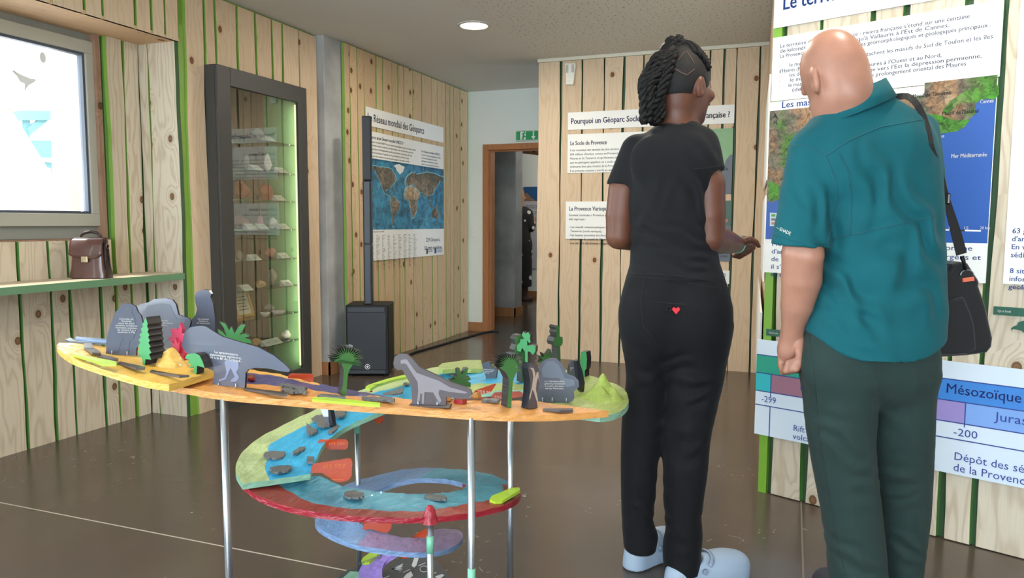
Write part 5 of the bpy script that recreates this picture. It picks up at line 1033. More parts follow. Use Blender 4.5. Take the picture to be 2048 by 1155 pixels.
# ================================================================== LEATHER BAG
LEA = pm('brown_leather', (88, 58, 52), .22, .25, 14, .06, coat=.3); LEAD = pm('dark_leather', (52, 36, 36), .35, .2, 14, .05)
Bb = onP(186, 561, (-3.475, 0, 0), (1, 0, 0)); tcam = Vector((-Bb.x, -Bb.y, 0)).normalized(); aB = math.atan2(tcam.x, -tcam.y)+math.radians(-27)
BAG = empty('leather_bag', (Bb.x, Bb.y, .866), aB, 'small glossy brown leather bag with a brass clasp on the window shelf', 'bag')
def rbox(w, d, z0, z1, n=8, pw_=4., f=None):
    rows = []
    for i in range(n+1):
        t = i/n; ww, dd, oy = f(t) if f else (w, d, 0)
        rows.append([(ww*math.copysign(abs(math.cos(a))**(2/pw_), math.cos(a)), oy+dd*math.copysign(abs(math.sin(a))**(2/pw_), math.sin(a)), z0+(z1-z0)*t) for a in np.linspace(0, 2*math.pi, 33)[:-1]])
    mb = MB(); mb.grid(rows, closed=True); mb.add(rows[0], [tuple(range(31, -1, -1))]); mb.add(rows[-1], [tuple(range(32))]); return mb
rbox(0, 0, 0, .205, 12, 5, lambda t: (.088-.012*t+.008*math.exp(-((t-.1)/.12)**2), .050-.014*t, 0)).build('body', LEAD, BAG)
rbox(0, 0, .004, .150, 10, 4, lambda t: (.086-.010*t+.006*math.exp(-((t-.12)/.15)**2), .014-.003*t, -.050+.010*t)).build('front_pocket', LEA, BAG)
fl_ = []
for i, (y_, z_) in enumerate(((.028, .206), (.0, .2125), (-.028, .211), (-.046, .200), (-.055, .175), (-.060, .15), (-.062, .125), (-.062, .105))):
    wv = .081+.004*i/7; dz = [0, 0, 0, 0, 0, .002, .010, .022][i]
    fl_.append([(wv*u, y_-.003*(1-u*u), z_+dz*abs(u)**3) for u in np.linspace(-1, 1, 15)])
mb = MB(); mb.grid(fl_); ob = mb.build('flap', LEA, BAG); sm = ob.modifiers.new('solid', 'SOLIDIFY'); sm.thickness = .004
for dx in (-1, 1): MB().tube([(.082*dx, -.028, .02), (.084*dx, -.030, .10), (.078*dx, -.026, .19)], .004, 8).build('gusset_fold', LEAD, BAG)
MB().tube([(.083, .012, .02), (.085, .012, .1), (.080, .010, .18)], .004, 8).build('gusset_fold', LEAD, BAG)
MB().tube([(-.052, 0, .212), (-.05, 0, .226), (-.03, 0, .240), (0, 0, .246), (.03, 0, .240), (.05, 0, .226), (.052, 0, .212)], [.005, .006, .008, .009, .008, .006, .005], 10).build('handle', LEAD, BAG)
for dx in (-1, 1): MB().box((dx*.052-.014, -.012, .209), (dx*.052+.014, .012, .2165)).build('handle_mount', LEAD, BAG, .002)
cl = MB().box((-.020, -.074, .086), (.014, -.062, .118)).build('clasp', pm('brass_nickel', (196, 180, 150), .25, .05, metal=.85), BAG, .003); MB().box((-.014, -.079, .090), (.006, -.074, .101)).build('clasp_lock', MATS['brass_nickel'], cl, .002)
MB().tube([(.086+.010*math.cos(t)*.3, -.004+.010*math.cos(t), .168+.012*math.sin(t)) for t in np.linspace(0, 6.28, 16)], .0016, 6).build('ring', MATS['brass_nickel'], BAG)

# ================================================================== PEOPLE
def smin(a, b, k):
    h = np.clip(.5+.5*(b-a)/k, 0, 1); return b+(a-b)*h-k*h*(1-h)
class SDF:
    """blended distance field on a grid, meshed with surface nets; coordinates are (u right, v away, z up)"""
    def __init__(s, lo, hi, res):
        s.lo = np.array(lo, float); s.res = res; s.n = (np.ceil((np.array(hi)-s.lo)/res).astype(int)+1)
        s.f = np.full(s.n, .2, np.float32); s.ax = [s.lo[i]+res*np.arange(s.n[i]) for i in range(3)]
    def sub(s, lo, hi):
        sl = []; 
        for i in range(3):
            a = max(0, int((lo[i]-s.lo[i])/s.res)-1); b = min(s.n[i], int((hi[i]-s.lo[i])/s.res)+3); sl.append(slice(a, max(a, b)))
        G = np.meshgrid(*[s.ax[i][sl[i]] for i in range(3)], indexing='ij'); return tuple(sl), G
    def put(s, sl, d, k, op='add'):
        if d.size == 0: return
        if op == 'add': s.f[sl] = smin(s.f[sl], d, k)
        else: s.f[sl] = -smin(-s.f[sl], d, k)
    def cone(s, a, b, ra, rb, k=.02, op='add', sq=(1, 1, 1)):
        a = np.array(a, float); b = np.array(b, float); m = max(ra, rb)*max(1, 1)+.06
        sl, (X, Y, Z) = s.sub(np.minimum(a, b)-m, np.maximum(a, b)+m); ba = b-a; L = max(ba@ba, 1e-9)
        h = np.clip(((X-a[0])*ba[0]+(Y-a[1])*ba[1]+(Z-a[2])*ba[2])/L, 0, 1)
        d = np.sqrt(((X-a[0]-ba[0]*h)/sq[0])**2+((Y-a[1]-ba[1]*h)/sq[1])**2+((Z-a[2]-ba[2]*h)/sq[2])**2)-(ra+(rb-ra)*h)
        s.put(sl, d.astype(np.float32), k, op); return s
    def chain(s, pts, rs, k=.012):
        P = np.array(pts, float); m = max(rs)+.06; sl, (X, Y, Z) = s.sub(P.min(0)-m, P.max(0)+m); D_ = None
        for i in range(len(P)-1):
            a = P[i]; ba = P[i+1]-a; L = max(ba@ba, 1e-9); h = np.clip(((X-a[0])*ba[0]+(Y-a[1])*ba[1]+(Z-a[2])*ba[2])/L, 0, 1)
            d = np.sqrt((X-a[0]-ba[0]*h)**2+(Y-a[1]-ba[1]*h)**2+(Z-a[2]-ba[2]*h)**2)-(rs[i]+(rs[i+1]-rs[i])*h)
            D_ = d if D_ is None else smin(D_, d, .003)
        s.put(sl, D_.astype(np.float32), k); return s
    def ell(s, c, r, M=None, k=.02, op='add'):
        c = np.array(c, float); r = np.array(r, float); m = r.max()+.05; sl, (X, Y, Z) = s.sub(c-m, c+m)
        P = np.stack([X-c[0], Y-c[1], Z-c[2]], -1)
        if M is not None: P = P@np.array(M).T   # rows of M are the local axes
        k0 = np.linalg.norm(P/r, axis=-1); k1 = np.linalg.norm(P/(r*r), axis=-1)+1e-9
        s.put(sl, (k0*(k0-1)/k1).astype(np.float32), k, op); return s
    def loft(s, st, k=.02, p=2.0, zlo=None, zhi=None):
        """stations (z, cu, cv, a, b)"""
        st = np.array(sorted(st), float); zz = st[:, 0]; lo = [(st[:, 1]-st[:, 3]).min()-.05, (st[:, 2]-st[:, 4]).min()-.05, zz[0]-.05]; hi = [(st[:, 1]+st[:, 3]).max()+.05, (st[:, 2]+st[:, 4]).max()+.05, zz[-1]+.05]
        sl, (X, Y, Z) = s.sub(lo, hi); zq = s.ax[2][sl[2]]
        def ip(c):
            fine = np.linspace(zz[0], zz[-1], 200); v = np.interp(fine, zz, st[:, c]); w = 9; pad = np.r_[np.full(w, v[0]), v, np.full(w, v[-1])]; v = np.convolve(pad, np.hanning(2*w+3)[1:-1]/np.hanning(2*w+3).sum(), 'valid'); return np.interp(zq, fine, v[:200])
        cu, cv, a, b = (ip(c)[None, None, :] for c in (1, 2, 3, 4))
        q = (np.abs((X-cu)/a)**p+np.abs((Y-cv)/b)**p)**(1/p); d = (q-1)*np.minimum(a, b)
        d = np.maximum(d, np.maximum((zlo if zlo is not None else zz[0])-Z, Z-(zhi if zhi is not None else zz[-1])))
        s.put(sl, d.astype(np.float32), k); return s
    def cutplane(s, p, n, lo=None, hi=None, k=.004):
        p = np.array(p); n = np.array(n, float); n /= np.linalg.norm(n)
        sl, (X, Y, Z) = s.sub(lo if lo is not None else s.lo, hi if hi is not None else s.lo+s.n*s.res)
        d = (X-p[0])*n[0]+(Y-p[1])*n[1]+(Z-p[2])*n[2]   # keep the side behind the plane
        s.f[sl] = np.maximum(s.f[sl], d.astype(np.float32)); return s
    def folds(s, L):
        for c, dr, wl, amp, r in L:
            c = np.array(c); dr = np.array(dr, float); dr /= np.linalg.norm(dr); R_ = np.array(r)*2.2
            sl, (X, Y, Z) = s.sub(c-R_, c+R_); q = ((X-c[0])/r[0])**2+((Y-c[1])/r[1])**2+((Z-c[2])/r[2])**2
            ph = ((X-c[0])*dr[0]+(Y-c[1])*dr[1]+(Z-c[2])*dr[2])*2*math.pi/wl + 1.6*np.sin((X-c[0])*19+(Z-c[2])*11+wl*90)+1.2*np.sin((X-c[0])*37-(Z-c[2])*29)
            s.f[sl] += (1.5*amp*np.sin(ph)*np.exp(-q)*(.55+.45*np.sin(X*27+Z*21+wl*300))).astype(np.float32)
        return s
    def mesh(s, org):
        f = s.f; n = s.n; ins = f < 0
        c = np.zeros(n-1, bool); cnt = np.zeros(n-1, np.float32); acc = np.zeros((*(n-1), 3), np.float32)
        idx = [(i, j, k) for i in (0, 1) for j in (0, 1) for k in (0, 1)]
        def cs(o): return f[o[0]:n[0]-1+o[0], o[1]:n[1]-1+o[1], o[2]:n[2]-1+o[2]]
        for ax in range(3):
            for o in idx:
                if o[ax]: continue
                o2 = list(o); o2[ax] = 1; A, B = cs(o), cs(o2); m = (A < 0) != (B < 0)
                if not m.any(): continue
                t = np.where(m, A/np.where(m, A-B, 1), 0)
                for d in range(3): acc[..., d] += np.where(m, o[d]+(t if d == ax else 0), 0)
                cnt += m
        act = cnt > 0; ids = np.full(n-1, -1, np.int64); w = np.argwhere(act); ids[act] = np.arange(len(w))
        V = s.lo+s.res*(w+acc[act]/cnt[act][:, None])-np.array(org)
        Q = []
        for ax in range(3):
            A = np.take(ins, range(n[ax]-1), ax); B = np.take(ins, range(1, n[ax]), ax)
            e = np.argwhere(A != B); flip = A[tuple(e.T)]
            o1, o2 = [a for a in range(3) if a != ax]
            ok = (e[:, o1] > 0) & (e[:, o2] > 0) & (e[:, o1] < n[o1]-1) & (e[:, o2] < n[o2]-1); e = e[ok]; flip = flip[ok]
            def cell(d1, d2):
                q = e.copy(); q[:, o1] -= d1; q[:, o2] -= d2; return ids[tuple(q.T)]
            q = np.stack([cell(1, 1), cell(0, 1), cell(0, 0), cell(1, 0)], 1)
            if ax == 1: flip = ~flip
            q[~flip] = q[~flip][:, ::-1]; Q.append(q)
        Q = np.concatenate(Q); Q = Q[(Q >= 0).all(1)]
        return V, Q
    def build(s, name, mat, parent, org, smooth=2):
        V, Q = s.mesh(org)
        if smooth:
            E_ = np.concatenate([Q[:, [0, 1]], Q[:, [1, 2]], Q[:, [2, 3]], Q[:, [3, 0]]]); 
            for _ in range(smooth):
                S = np.zeros_like(V); C = np.zeros(len(V)); np.add.at(S, E_[:, 0], V[E_[:, 1]]); np.add.at(C, E_[:, 0], 1); np.add.at(S, E_[:, 1], V[E_[:, 0]]); np.add.at(C, E_[:, 1], 1)
                V = V*.5+.5*S/np.maximum(C, 1)[:, None]
        me = bpy.data.meshes.new(name); nv, nq = len(V), len(Q)
        me.vertices.add(nv); me.vertices.foreach_set('co', V.astype(np.float32).ravel()); me.loops.add(nq*4); me.loops.foreach_set('vertex_index', Q.ravel().astype(np.int32))
        me.polygons.add(nq); me.polygons.foreach_set('loop_start', np.arange(0, nq*4, 4, dtype=np.int32)); me.polygons.foreach_set('use_smooth', np.ones(nq, bool)); me.update(calc_edges=True); me.validate()
        me.materials.append(mat); return link(bpy.data.objects.new(name, me), parent)
def stn(D, rows, cv=0.0):
    """rows (py, left px, right px, half depth[, depth shift]) -> loft stations"""
    out = []
    for r in rows:
        D2 = D+cv+(r[4] if len(r) > 4 else 0); a, b = uvz(r[1], r[0], D2), uvz(r[2], r[0], D2); out.append(((a[2]+b[2])/2, (a[0]+b[0])/2, D+cv+(r[4] if len(r) > 4 else 0), (b[0]-a[0])/2, r[3]))
    return out
def axes(yaw, pitch=0., roll=0.):
    """rows: right, forward, up of a head turned by yaw (positive to the right)"""
    m = Matrix.Rotation(-yaw, 3, 'Z') @ Matrix.Rotation(pitch, 3, 'X') @ Matrix.Rotation(roll, 3, 'Y'); return np.array(m.transposed())
def fabric(name, rgb, rough=.85, weave=900, bump=.05, sheen=.2, spec=.2):
    m, n, l, b = newmat(name); c = lin(rgb); tc = n.new('ShaderNodeTexCoord')
    a = n.new('ShaderNodeTexNoise'); a.inputs['Scale'].default_value = 9; a.inputs['Detail'].default_value = 5; l.new(tc.outputs['Object'], a.inputs[0])
    w = n.new('ShaderNodeTexNoise'); w.inputs['Scale'].default_value = weave; l.new(tc.outputs['Object'], w.inputs[0])
    l.new(mixc(n, l, a.outputs['Fac'], tuple(v*.88 for v in c), tuple(min(1, v*1.12) for v in c)), b.inputs['Base Color'])
    b.inputs['Roughness'].default_value = rough; b.inputs['Sheen Weight'].default_value = sheen; b.inputs['Specular IOR Level'].default_value = spec
    bp = n.new('ShaderNodeBump'); bp.inputs['Strength'].default_value = bump; bp.inputs['Distance'].default_value = .004; l.new(w.outputs['Fac'], bp.inputs['Height']); l.new(bp.outputs[0], b.inputs['Normal']); return m
def skin(name, rgb, rough=.45, var=.10):
    m = pm(name, rgb, rough, var, 18, .04, spec=.4); b = m.node_tree.nodes['Principled BSDF']; b.inputs['Subsurface Weight'].default_value = .08; b.inputs['Subsurface Radius'].default_value = (.02, .008, .004); b.inputs['Subsurface Scale'].default_value = .3; return m
def on_surface(ob, org, pts, lift=.001):
    """points of pixels projected on a finished garment (coordinates local to its person)"""
    T = BVHTree.FromPolygons([v.co for v in ob.data.vertices], [tuple(p.vertices) for p in ob.data.polygons]); out = []
    cam_l = Vector((-org[0], -org[1], CH-org[2]))
    for px, py in pts:
        d = ray(px, py); dl = Vector((d.dot(RT), d.dot(FW), d.z)).normalized(); h, nn, i, ds = T.ray_cast(cam_l, dl)
        if h is not None: out.append(h-dl*lift)
    return out

# ---------------------------------------------------------------- the woman
DW = 2.38; WO = np.array([uvz(1345, 900, DW)[0], DW, 0.0]); 
def w_(px, py, dv=0.0): return uvz(px, py, DW+dv)
pos = RT*WO[0]+FW*WO[1]
WOM = empty('person', pos, YAW, 'person in black top and trousers with braided hair and pale clogs', 'person')
SK1 = skin('skin_dark', (100, 62, 46)); 
b = SDF((WO[0]-.30, DW-.25, .02), (WO[0]+.32, DW+.36, 1.80), .005)
HC = w_(1367, 168); A = axes(math.radians(52), math.radians(-4), 0); fwd = A[1]; rgt = A[0]; up = A[2]
b.ell(HC+up*.012-fwd*.008, (.074, .094, .104), A)                                    # skull
b.ell(HC+fwd*.030-up*.055, (.058, .066, .075), A, .03)                               # face
b.ell(HC+fwd*.068-up*.100, (.030, .026, .022), A, .02)                               # chin
b.ell(HC+fwd*.094-up*.020, (.011, .015, .026), A, .012); b.ell(HC+fwd*.104-up*.036, (.015, .012, .010), A, .010)   # nose
b.ell(HC+fwd*.086-up*.068, (.022, .012, .008), A, .008); b.ell(HC+fwd*.083-up*.080, (.020, .012, .008), A, .008)   # lips
b.ell(HC+fwd*.080+up*.014, (.045, .012, .010), A, .014)                              # brow
for sgn in (-1, 1):
    b.ell(HC+fwd*.072+rgt*sgn*.045-up*.030, (.020, .018, .016), A, .02)                # cheeks
    e = HC+rgt*sgn*.076-fwd*.010-up*.022
    b.ell(e, (.010, .020, .033), A, .006); b.ell(e+rgt*sgn*.010+fwd*.003, (.006, .010, .018), A, .004, 'sub')
    b.ell(HC+fwd*.083+rgt*sgn*.032+up*.0, (.012, .010, .008), A, .006)                 # eyes
b.cone(w_(1352, 262), HC-up*.07-fwd*.025, .056, .052, .03); b.cone(w_(1350, 275), w_(1350, 262), .075, .055, .04)
b.loft(stn(DW, [(268, 1318, 1388, .045), (300, 1290, 1410, .07), (400, 1275, 1410, .09), (500, 1280, 1415, .085), (600, 1270, 1430, .08), (690, 1280, 1415, .07)]), .04)
for pts, rs in (([w_(1292, 690), w_(1285, 870, .02), w_(1280, 1085, .03)], (.045, .038, .03)), ([w_(1385, 690), w_(1374, 880, -.02), w_(1364, 1120, -.04)], (.05, .04, .03))): b.chain(pts, rs, .03)
# arms
RS, RE, RW = w_(1400, 312, -.02), w_(1420, 476, -.05), w_(1476, 489, .16)
b.chain([RS, w_(1416, 370, -.04), w_(1418, 430, -.05), RE, RE+(RW-RE)*.3, RE+(RW-RE)*.65, RW], (.045, .0525, .0505, .045, .044, .037, .027), .015)
LS, LE, LW = w_(1278, 318, .02), w_(1238, 472, .01), w_(1310, 480, .22)
b.chain([LS, w_(1246, 380, .01), w_(1240, 430, .01), LE, LE+(LW-LE)*.3, LE+(LW-LE)*.65, LW], (.04, .0465, .0455, .042, .042, .036, .027), .015)
# right hand, loosely curled
HW = RW; k1 = w_(1496, 484, .20)
b.ell((HW+k1)/2, (.030, .040, .027), axes(math.radians(35)), .014)
for i in range(4):
    dv = -.030+.020*i; kz = -.004*i
    kn = k1+np.array([.002-.003*i, dv+.012, .008+kz]); m1 = kn+np.array([.012, .004, -.026-.002*i]); m2 = m1+np.array([-.018, .002, -.018]); tp = m2+np.array([-.022, -.001, .004])
    b.chain([k1*.55+HW*.45+np.array([0, dv*.6, 0]), kn, m1, m2, tp], (.012, .0105, .0095, .0085, .0075), .005)
b.chain([HW+np.array([.008, -.02, .010]), HW+np.array([.030, -.036, .020]), HW+np.array([.050, -.034, .010]), HW+np.array([.062, -.026, -.004])], (.013, .011, .0095, .008), .006)
b.chain([LW, LW+np.array([.05, .02, 0]), LW+np.array([.09, .02, -.02])], (.026, .03, .02), .02)
b.build('body', SK1, WOM, WO)
# top
SHB = fabric('black_jersey', (25, 26, 29), .85, 700, .05, .04)
t = SDF((WO[0]-.30, DW-.22, .88), (WO[0]+.28, DW+.22, 1.56), .005)
t.cone(w_(1400, 290, -.015), w_(1416, 372, -.04), .058, .0610, .02); t.cone(w_(1275, 302, .02), w_(1237, 392, .01), .054, .0515, .02)
t.cutplane(w_(1416, 343, -.04), (w_(1420, 430, -.05)-w_(1408, 300, -.03)), w_(1350, 420, -.16), w_(1490, 300, .12)); t.cutplane(w_(1241, 371, .01), (w_(1234, 430, .01)-w_(1252, 330, .02)), w_(1190, 460, -.14), w_(1320, 320, .16))
t.loft(stn(DW, [(243, 1322, 1388, .058), (256, 1304, 1402, .070), (272, 1284, 1420, .088), (290, 1270, 1430, .102), (315, 1262, 1434, .112), (360, 1254, 1428, .116), (410, 1252, 1424, .116), (450, 1257, 1424, .112), (490, 1262, 1430, .108), (530, 1261, 1438, .116), (552, 1254, 1446, .124), (582, 1250, 1450, .128)]), .02, 2.3)
t.ell(w_(1300, 320, -.075), (.06, .03, .07), None, .03); t.ell(w_(1385, 318, -.08), (.06, .03, .07), None, .03)   # shoulder blades
h1, h2 = w_(1252, 549), w_(1448, 571); nh = np.array([(h1[2]-h2[2]), 0, -(h1[0]-h2[0])]); nh = nh if nh[2] < 0 else -nh
t.cutplane(h1, nh)
t.cone(w_(1352, 236), w_(1354, 262), .054, .054, .004, 'sub')
t.folds([(w_(1350, 500, -.11), (.25, 0, 1), .045, .0045, (.12, .08, .07)), (w_(1345, 545, -.12), (.15, 0, 1), .05, .005, (.13, .08, .04)), (w_(1400, 400, -.10), (1, 0, .5), .055, .004, (.07, .08, .12)), (w_(1300, 420, -.10), (1, 0, -.4), .06, .0035, (.07, .08, .12)), (w_(1395, 320, -.08), (.8, 0, 1), .04, .003, (.05, .08, .06)), (w_(1280, 470, -.09), (.3, 0, 1), .035, .004, (.05, .08, .05))])
TOP = t.build('black_top', SHB, WOM, WO)
def seam(ob, org, pts, parent, mat, r=.0014, n=30, name='seam', lift=.0005):
    P = np.array(pts, float); d = np.r_[0, np.cumsum(np.linalg.norm(np.diff(P, axis=0), axis=1))]; q = [(np.interp(s_, d, P[:, 0]), np.interp(s_, d, P[:, 1])) for s_ in np.linspace(0, d[-1], n)]
    S = on_surface(ob, org, q, lift)
    if len(S) > 2: return MB().tube(S, r, 6).build(name, mat, parent)
SEB = pm('seam_black', (18, 18, 20), .8)
seam(TOP, WO, [(1254, 543), (1350, 551), (1446, 564)], WOM, SEB); seam(TOP, WO, [(1310, 243), (1335, 246), (1365, 247), (1390, 250)], WOM, SEB)
seam(TOP, WO, [(1385, 338), (1415, 336), (1446, 330)], WOM, SEB)
# trousers
TRB = fabric('black_trousers', (19, 20, 23), .8, 900, .04, .03)
q = SDF((WO[0]-.24, DW-.26, .04), (WO[0]+.26, DW+.22, 1.02), .0055)
q.loft(stn(DW, [(546, 1256, 1444, .115), (575, 1248, 1452, .125), (610, 1243, 1457, .132), (650, 1243, 1457, .128), (690, 1250, 1451, .116), (720, 1258, 1440, .095), (750, 1290, 1410, .05)]), .03, 2.4)
q.ell(w_(1298, 635, -.060), (.080, .075, .11), None, .06); q.ell(w_(1396, 640, -.068), (.088, .080, .11), None, .06)
q.loft(stn(DW, [(660, 1246, 1328, .112), (700, 1250, 1328, .108), (760, 1254, 1327, .098, .01), (850, 1244, 1325, .088, .02), (920, 1242, 1314, .076, .02), (1000, 1243, 1309, .070, .02), (1038, 1244, 1304, .068, .02), (1064, 1246, 1316, .070, .02), (1096, 1248, 1310, .068, .02)]), .025, 2.2)
q.loft(stn(DW, [(650, 1330, 1456, .118), (690, 1330, 1452, .116), (745, 1328, 1447, .108, -.01), (860, 1327, 1420, .092, -.03), (930, 1328, 1413, .082, -.04), (1000, 1328, 1405, .074, -.04), (1030, 1331, 1400, .070, -.04), (1060, 1332, 1404, .072, -.04), (1110, 1326, 1400, .070, -.04), (1146, 1330, 1396, .070, -.04)]), .025, 2.2)
q.cone(w_(1326, 700, -.20), w_(1327, 800, -.20), .006, .02, .03, 'sub')
q.folds([(w_(1290, 720, -.10), (.3, 0, 1), .05, .005, (.07, .1, .07)), (w_(1380, 760, -.13), (-.25, 0, 1), .055, .006, (.09, .1, .08)), (w_(1385, 860, -.12), (-.3, 0, 1), .05, .005, (.07, .1, .06)), (w_(1365, 1070, -.11), (.2, 0, 1), .055, .006, (.06, .1, .06)), (w_(1280, 1050, -.06), (.3, 0, 1), .05, .006, (.06, .1, .06)), (w_(1420, 610, -.10), (.1, 0, 1), .04, .003, (.06, .1, .04)), (w_(1275, 600, -.1), (.3, 0, 1), .045, .004, (.05, .1, .05)), (w_(1350, 900, -.1), (.5, 0, 1), .09, .004, (.1, .1, .2))])
TRO = q.build('black_trousers', TRB, WOM, WO)
seam(TRO, WO, [(1291, 553), (1282, 600), (1286, 650), (1310, 680), (1324, 695)], WOM, SEB); seam(TRO, WO, [(1304, 602), (1340, 607), (1374, 609)], WOM, SEB, .002); seam(TRO, WO, [(1256, 552), (1350, 560), (1445, 578)], WOM, SEB)
S = on_surface(TRO, WO, [(1352, 621), (1338, 617)], .002)
if len(S) == 2:
    hp = [(0, -.011), (-.011, .002), (-.011, .008), (-.006, .0115), (0, .007), (.006, .0115), (.011, .008), (.011, .002)]
    o = MB().prism([(a_*1.05, b_*1.0) for a_, b_ in hp], -.004, .003).build('heart_badge', pm('badge_red', (206, 34, 50), .35), WOM, .0015); o.location = S[0]
    o = MB().tube([(.007*math.cos(a_), 0, .007*math.sin(a_)) for a_ in np.linspace(0, 6.28, 20)], .002, 8).build('eyelet_ring', BLACKP, WOM); o.location = S[1]
S = on_surface(TRO, WO, [(1448, 605)], .0)
ph = w_(1449, 602, -.02)-WO
o = MB().box((-.005, -.035, -.075), (.005, .035, .055)).build('phone_in_pocket', pm('phone_white', (206, 204, 200), .3), WOM, .004); o.location = ph+np.array([.0, 0, -.01]); o.rotation_euler = (0, math.radians(-8), math.radians(-25))
MB().tube([(-.0055, -.02, .035), (-.0075, -.02, .035)], .006, 12).build('phone_lens', BLACKP, o)
# wristband
d = (RW-RE)/np.linalg.norm(RW-RE); c = RW-d*.012-WO; a1 = np.cross(d, [0, 0, 1]); a1 /= np.linalg.norm(a1); a2 = np.cross(d, a1)
MB().tube([c+(a1*math.cos(x)+a2*math.sin(x))*.0285 for x in np.linspace(0, 2*math.pi, 28)], .0028, 8).build('wristband', pm('band_mint', (120, 190, 160), .4), WOM)
# hair: shaved scalp, parted sections and a heavy bundle of braids
HAIR = pm('hair_black', (11, 10, 11), .6, .2, 60, .2, spec=.25); SCALP = pm('scalp_stubble', (17, 14, 14), .7, .35, 220, .2)
hc = SDF(HC-.16, HC+.16, .004)
hc.ell(HC+up*.015-fwd*.010, (.0775, .097, .108), A); hc.cutplane(HC+fwd*.062+up*.02, fwd*.9-up*.35)
hc.cutplane(HC-up*.055-fwd*.02, -up*1.0+fwd*.45)
hc.ell(HC+rgt*.076-fwd*.004-up*.03, (.03, .028, .038), A, .006, 'sub')
CH_ = hc.build('cropped_hair', SCALP, WOM, WO)
hm = SDF(HC-.26, HC+.18, .005)
hm.chain([w_(1356, 92, -.01), w_(1338, 108, -.02), w_(1322, 135, -.045), w_(1306, 175, -.05), w_(1302, 215, -.05), w_(1310, 240, -.045)], (.026, .036, .042, .040, .034, .020), .02)
hm.build('braid_core', HAIR, WOM, WO)
def braid(path, r=.0075, n=70):
    P = catmull(path, n); mb = MB()
    for s_ in range(2):
        Q = []
        for i in range(n):
            t_ = P[min(i+1, n-1)]-P[max(i-1, 0)]; t_ = t_/np.linalg.norm(t_); x_ = np.cross(t_, [.3, 1, .2]); x_ /= np.linalg.norm(x_); y_ = np.cross(t_, x_); ph_ = i*.62+s_*math.pi
            Q.append(P[i]+(x_*math.cos(ph_)+y_*math.sin(ph_))*r*.55-WO)
        mb.tube(Q, r, 6)
    return mb.build('braid', HAIR, WOM)
R_ = random.Random(4); tie = w_(1340, 108, -.03)
for i in range(64):
    a_ = R_.uniform(-1, 1); b_ = R_.uniform(-1, 1); off = np.array([a_*.030, b_*.035, 0])
    st_ = w_(1352+R_.uniform(-16, 14), 82+R_.uniform(-6, 14), -.01+R_.uniform(-.03, .02)); end = w_(1300+R_.uniform(-14, 26), 200+R_.uniform(0, 48), -.055+.03*b_)
    m1 = w_(1326+a_*20, 128+R_.uniform(-12, 10), -.055+.035*b_); m2 = w_(1304+a_*22, 172+R_.uniform(-10, 10), -.06+.04*b_)
    braid([st_, tie+off*.6, m1, m2, end], R_.uniform(.008, .0105))
for i in range(20):   # flat braids over the crown towards the tie
    th = math.radians(-75+i*7.5); st_ = HC+up*(.112*math.cos(th)*.95)+rgt*(.080*math.sin(th))+fwd*.030
    md = HC+up*(.122*math.cos(th*.7))+rgt*(.075*math.sin(th*.8))-fwd*.02
    braid([st_, md, tie+np.array([0, -.01, .005])], .0065, 36)
for i in range(7):
    e_ = w_(1358+R_.uniform(-7, 7), 72+R_.uniform(-2, 5), R_.uniform(-.01, .01)); braid([w_(1352, 88), e_], .005, 12)
braid([w_(1312, 140, -.05), w_(1300, 138, -.05), w_(1297, 134, -.05)], .006, 14)
PRT = pm('parting_skin', (96, 66, 54), .6)
for P_ in ([(1356, 121), (1365, 108), (1374, 103), (1380, 112), (1389, 127)], [(1351, 138), (1362, 145), (1374, 150), (1389, 138)]): seam(CH_, WO, P_, WOM, PRT, .0016, name='parting')
# clogs
CLG = pm('clog_pale', (158, 176, 196), .5, .04, 10); CLGD = pm('clog_strap', (140, 158, 180), .5, .04)
def clog(heel, toe, nm='clog'):
    h = np.array([heel.dot(RT), heel.dot(FW), 0]); tt = np.array([toe.dot(RT), toe.dot(FW), 0]); d = tt-h; L = np.linalg.norm(d); d /= L; sd = np.array([d[1], -d[0], 0]); Z = np.array([0, 0, 1.]); M_ = np.array([sd, d, Z])
    c = SDF(np.minimum(h, tt)-.09, np.maximum(h, tt)+np.array([.09, .09, .15]), .004)
    c.cone(h+d*.035, h+d*(L-.05), .040, .050, .02, sq=(1, 1, 1)); c.ell(h+d*(L-.075)+Z*.045, (.056, .080, .050), M_, .03); c.ell(h+d*.05+Z*.045, (.042, .055, .048), M_, .03); c.ell(h+d*(L*.55)+Z*.05, (.05, .08, .05), M_, .03)
    c.cutplane(np.array([0, 0, .002]), (0, 0, -1)); c.ell(h+d*.065+Z*.105, (.034, .060, .072), M_, .006, 'sub'); c.cutplane(h+d*.0+Z*.095, Z*1.0-d*.10)
    o = c.build(nm, CLG, WOM, WO, 2)
    pts = [h+d*(.105)+sd*.051*s_*1.0+Z*.055 for s_ in (1,)]
    arc = []
    for x in np.linspace(-1.25, 1.25, 20):
        arc.append(h+d*(.105+.045*math.cos(x))+sd*(.055*math.sin(x)*1.06)+Z*(.062+.040*max(0, math.cos(x))**.7)-WO)
    MB().tube(arc, .007, 8, flat=.45).build('heel_strap', CLGD, o)
    for s_ in (-1, 1):
        q_ = h+d*.105+sd*s_*.054+Z*.062-WO; MB().tube([q_-sd*.004, q_+sd*.004*s_], .009, 14).build('rivet', CLGD, o)
    return o
clog(atz(1256, 1140), atz(1356, 1096)); clog(atz(1335, 1176), atz(1492, 1148))

